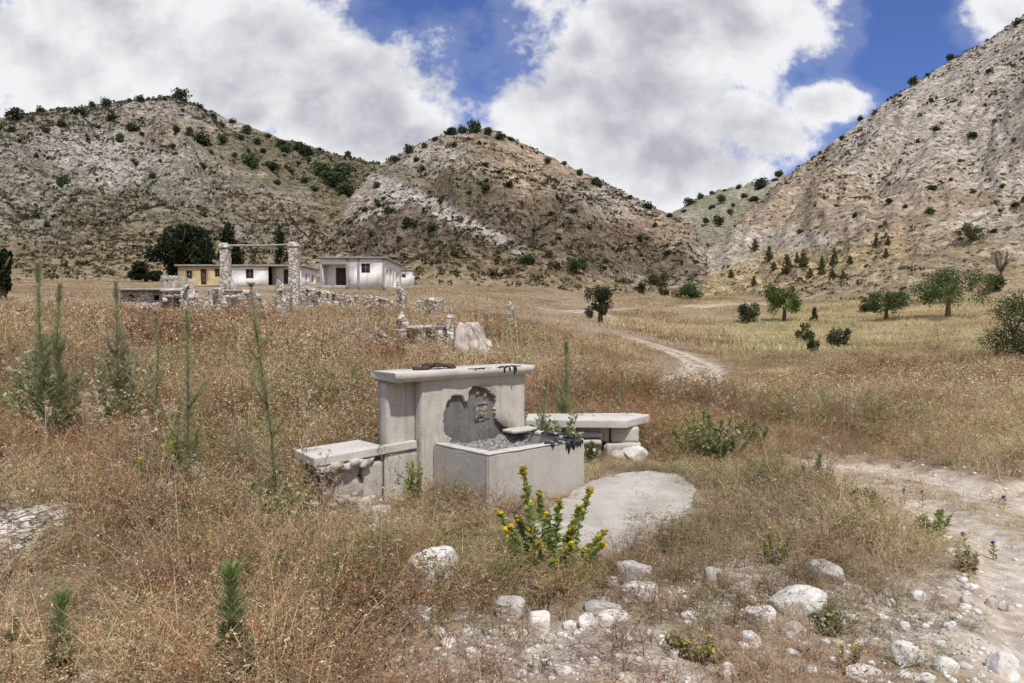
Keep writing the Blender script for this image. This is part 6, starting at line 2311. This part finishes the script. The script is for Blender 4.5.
def golden_thistle():
    Y0 = 4.85
    base = ground(548, 572)
    Y0 = base.y
    root = empty('golden_thistle', base, 'bright green thistle bush covered in yellow flowers in front of the trough', 'thistle')
    rg = np.random.default_rng(31); q = random.Random(31)
    st = Soup(); lf = Soup(); fl = []
    tips = [(523, 468, -.05), (527, 500, .08), (590, 491, .05), (580, 508, -.1), (560, 502, .0), (498, 512, .05), (508, 528, -.1), (548, 515, .12), (604, 545, -.05), (592, 547, .1), (605, 533, .1),
            (572, 528, -.14), (538, 545, -.16), (555, 562, -.2), (518, 519, .15), (540, 492, .1), (571, 545, -.2), (530, 530, .0)]
    for k, (u, v, dy_) in enumerate(tips):
        e = np.array(tuple(at(u, v, Y0 + dy_) - base))
        r0 = np.array([e[0] * .12, dy_ * .2, -.03])
        m1 = r0 * .4 + e * .35 + np.array([e[0] * .18, 0, -abs(e[0]) * .12]); m2 = e * .75 + r0 * .1 + np.array([e[0] * .06, 0, -.01])
        path = [r0, m1, m2, e]
        st.add(*tube_arrays(path, [.008, .006, .005, .003], 6), c=(.30, .33, .20))
        leaves_along(lf, path, rg, 150, .075, .04, .012, THI, .18, .25, .15)
        leaves_along(lf, path[1:], rg, 46, .04, .022, .010, BRA, .45, .5)
        for j in range(q.randint(3, 5)):
            t = 1 - j * q.uniform(.10, .2)
            p = e * t + m2 * (1 - t) + np.array([q.uniform(-.02, .02), q.uniform(-.03, .0), .012])
            fl.append((p, FL_O if q.random() < .2 else q.choice(FL_Y)))
    link('stem', st.mesh('stem', M_GRASS), root)
    link('leaves', lf.mesh('leaves', M_WEED), root)
    for p, me in fl:
        o = link('flower', me, root, tuple(p), q.uniform(0, 6))
        o.rotation_euler = (q.uniform(-.2, .9), q.uniform(-.5, .5), q.uniform(0, 6))


golden_thistle()


def leafy_weed(u, vb, vt, wpx, label, seed, cols, n=520, leaf=.035, flowers=0, fmesh=None, Y=None, name='leafy_weed', cat='weed', stems=9):
    """low many-stemmed weed"""
    rg = np.random.default_rng(seed); q = random.Random(seed)
    if Y is None: base = ground(u, vb)
    else:
        x = ray(u, vb)[0] * Y; base = Vector((x, Y, h1(x, Y)))
    m = px_size(base)
    hh = at(u, vt, base.y).z - base.z; W = wpx * m
    root = empty(name, base, label, cat, 'low leafy weeds')
    st = Soup(); lf = Soup(); tips = []
    for k in range(stems):
        a = q.uniform(0, 6.28); r = W * .5 * math.sqrt(q.random())
        e = np.array([math.cos(a) * r, math.sin(a) * r * .8, hh * q.uniform(.6, 1.02) * (1 - .35 * (r / (W * .5)) ** 2)])
        b = np.array([e[0] * .15, e[1] * .15, -.02]); m_ = (b + e) / 2 + np.array([e[0] * .12, e[1] * .12, -.03 * hh])
        st.add(*tube_arrays([b, m_, e], [.005, .004, .002], 5), c=(.22, .22, .11))
        leaves_along(lf, [b, m_, e], rg, n // stems, leaf * 1.5, leaf, leaf * .22, cols, .12, .45, .1)
        tips.append((b, m_, e))
    link('stem', st.mesh('stem', M_GRASS), root)
    link('leaves', lf.mesh('leaves', M_LEAF), root)
    for k in range(flowers):
        b, m_, e = tips[k % stems]
        t = 1 - (k // stems) * q.uniform(.05, .2)
        p = e * t + m_ * (1 - t) + np.array([q.uniform(-.02, .02), q.uniform(-.02, .02), .01])
        o = link('flower', fmesh, root, tuple(p)); o.rotation_euler = (q.uniform(-.2, .8), q.uniform(-.4, .4), q.uniform(0, 6))
    return root


LIME = [(.26, .30, .055), (.33, .36, .08), (.20, .25, .05), (.30, .29, .08)]
LW = leafy_weed
LW(415, 503, 452, 22, 'yellow green upright weed against the front of the left bench', 801, LIME, 700, .035, 0, None, 6.42, stems=14)
LW(714, 486, 408, 90, 'wide patch of green leafy weed right of the apron, under pale seed heads', 802, [(.16, .22, .06), (.21, .27, .085), (.26, .30, .12), (.30, .31, .15)], 2600, .05, 0, None, 8.6, stems=22)
LW(748, 470, 416, 46, 'green weed clump behind the wide leafy patch at right', 803, [(.18, .22, .07), (.24, .27, .11), (.30, .30, .15)], 1300, .05, 0, None, 9.6, stems=14)
LW(868, 514, 486, 42, 'dark green low bush at the near edge of the track', 804, GREEN[:3] + OLIVE[:1], 900, .035, 0, None, None, stems=16)
LW(934, 534, 508, 36, 'leafy green plant growing beside the track, right of the dark low bush', 805, BRT + GREEN[2:], 500, .045, 0, None, None, stems=10)
LW(972, 574, 545, 34, 'small green weed on the track edge near the right side', 806, OLIVE, 420, .03, 0, None, None, stems=10)
LW(694, 700, 640, 70, 'low weed with yellow flowers at the bottom edge right of centre', 807, GREEN + OLIVE + LIME[:1], 900, .028, 9, FL_S, 3.5, stems=16)
LW(140, 706, 640, 16, 'upright green stem topped with two yellow flowers in the bottom left', 808, GREEN[1:], 300, .03, 2, FL_Y[0], 3.25, stems=3)
LW(174, 520, 412, 78, 'yellow green flowering weed around the foot of the straight tall stalk', 809, LIME + SPK[:2], 1700, .045, 16, FL_S, 6.2, stems=22)
LW(152, 640, 582, 22, 'thin stemmed weed with a loose cluster of small yellow flowers', 810, OLIVE, 200, .03, 5, FL_S, 3.9, stems=6)
LW(276, 556, 470, 76, 'dark green bushy weed around the foot of the curved spike weed', 811, SPK + GREEN[:2], 1300, .05, 3, FL_S, 5.6, stems=24)
LW(48, 470, 335, 80, 'grey green bushy growth at the foot of the close pair of tall weeds', 812, SPK + SPKG, 1800, .08, 0, None, 8.3, stems=30)
LW(126, 462, 335, 74, 'pale grey bushy weed around the grey green feathery stem', 813, SPKG, 1500, .07, 0, None, 8.9, stems=28)
LW(846, 668, 640, 30, 'tiny weed with yellow flowers on the stony ground at bottom right', 814, OLIVE, 200, .022, 6, FL_S, None, stems=8)
LW(775, 562, 530, 50, 'straggling green weed with yellow flowers in the straw right of the apron', 815, OLIVE + GREEN[:1], 420, .03, 5, FL_S, None, stems=12)
LW(828, 636, 606, 34, 'small dark green tuft beside the rocks at right front', 816, GREEN[:2] + OLIVE, 420, .028, 0, None, None, stems=10)
LW(560, 424, 405, 60, 'soft green weed lying along the back of the trough rim', 817, SPK, 900, .06, 0, None, 8.45, stems=16)
LW(590, 480, 440, 16, 'small green weed in the gap between trough and right bench', 818, GREEN[:3], 300, .04, 0, None, 8.3, stems=8)


def globe_thistle(u, v, Y, k):
    tip = at(u, v, Y)
    b = Vector((tip.x, Y, h1(tip.x, Y)))
    root = empty('globe_thistle', b, 'thin stemmed thistle with a single blue flower head beside the near track', 'thistle', 'blue thistles beside the track')
    s = Soup(); h = tip.z - b.z
    s.add(*tube_arrays([(0, 0, 0), (.01, 0, h * .5), (0, 0, h)], [.004, .003, .0025], 5), c=(.25, .24, .15))
    leaves_along(s, [(0, 0, 0), (.01, 0, h * .5), (0, 0, h * .9)], np.random.default_rng(k), 26, .06, .03, .006, OLIVE, .05, .3)
    link('stem', s.mesh('stem', M_GRASS), root)
    link('flower_head', FL_B, root, (0, 0, h))


for k, (u, v, Y) in enumerate([(854, 497, 6.6), (993, 543, 5.4), (963, 534, 5.6), (878, 533, 5.7), (904, 490, 7.0), (1004, 497, 6.9), (896, 383, 11.5), (922, 492, 6.9)]):
    globe_thistle(u, v, Y, k)


# dead stalks standing above the grass
def dead_stalk_mesh(seed):
    rg = np.random.default_rng(seed); st = Soup(); hd = st
    c0 = np.array((.40, .31, .22))
    top = np.array([rg.normal(0, .08), rg.normal(0, .08), 1.0])
    P = [np.zeros(3), top * .5 + rg.normal(0, .015, 3), top]
    st.add(*tube_arrays(P, [.007, .005, .003], 5), c=c0)
    for k in range(9):
        t = rg.uniform(.35, .95); b = top * t
        a = rg.uniform(0, 6.28); L = rg.uniform(.12, .3) * (1.2 - .6 * t)
        e = b + np.array([math.cos(a) * L * .55, math.sin(a) * L * .55, L * .8])
        st.add(*tube_arrays([b, (b + e) / 2 + np.array([0, 0, -.02]), e], [.003, .0025, .0018], 4), c=c0)
        V, T = rand_rot_quads(e + rg.normal(0, .012, (22, 3)), .022, rg, .5, .6)
        pal = np.array([(.60, .50, .39), (.52, .41, .31), (.66, .58, .48)])
        hd.add(V, T, np.repeat(pal[rg.integers(3, size=22)], 4, 0))
    return st.mesh('dead_stalk', M_GRASS)


DS = [dead_stalk_mesh(i) for i in range(4)]
q_ = random.Random(15)
spots = [(q_.uniform(10, 330), q_.uniform(5.5, 11)) for _ in range(46)] + [(q_.uniform(330, 620), q_.uniform(9.2, 13)) for _ in range(26)] + [(q_.uniform(640, 1000), q_.uniform(6.5, 12)) for _ in range(26)] \
    + [(q_.uniform(0, 420), q_.uniform(3.6, 5.6)) for _ in range(12)] + [(q_.uniform(20, 540), q_.uniform(13, 30)) for _ in range(70)]
for (u, Y) in spots:
    x = ray(u, 400)[0] * Y
    if float(track_w(np.array([x]), np.array([Y]))[0]) < 1.2: continue
    b = Vector((x, Y, h1(x, Y) - .01))
    h = q_.uniform(.55, .95) * (1 if Y > 5.6 else .72) * (1.45 if Y > 13 else 1)
    r = link('dead_stalk', q_.choice(DS), None, b, q_.uniform(0, 6))
    r.scale = (h, h, h)
    tag(r, 'dead brown seed stalk standing a little above the dry grass', 'dead stalk', 'dead stalks above the grass')


def bare_twig():
    b = ground(268, 662)
    root = empty('dead_twig', b, 'pale bare forked twig standing in the grass at bottom left', 'twig')
    s = Soup()
    e = lambda u, v, dy_=0: at(u, v, b.y + dy_) - b
    s.add(*tube_arrays([(0, 0, -.02), e(270, 620), e(279, 588)], [.006, .0045, .002], 5), c=(.62, .52, .40))
    s.add(*tube_arrays([e(270, 618), e(262, 604), e(246, 598, -.05)], [.004, .003, .0015], 5), c=(.60, .50, .38))
    s.add(*tube_arrays([(.02, -.1, 0), e(254, 640, -.08), e(256, 610, -.06)], [.004, .003, .0015], 5), c=(.55, .46, .35))
    link('stem', s.mesh('stem', M_GRASS), root)


bare_twig()
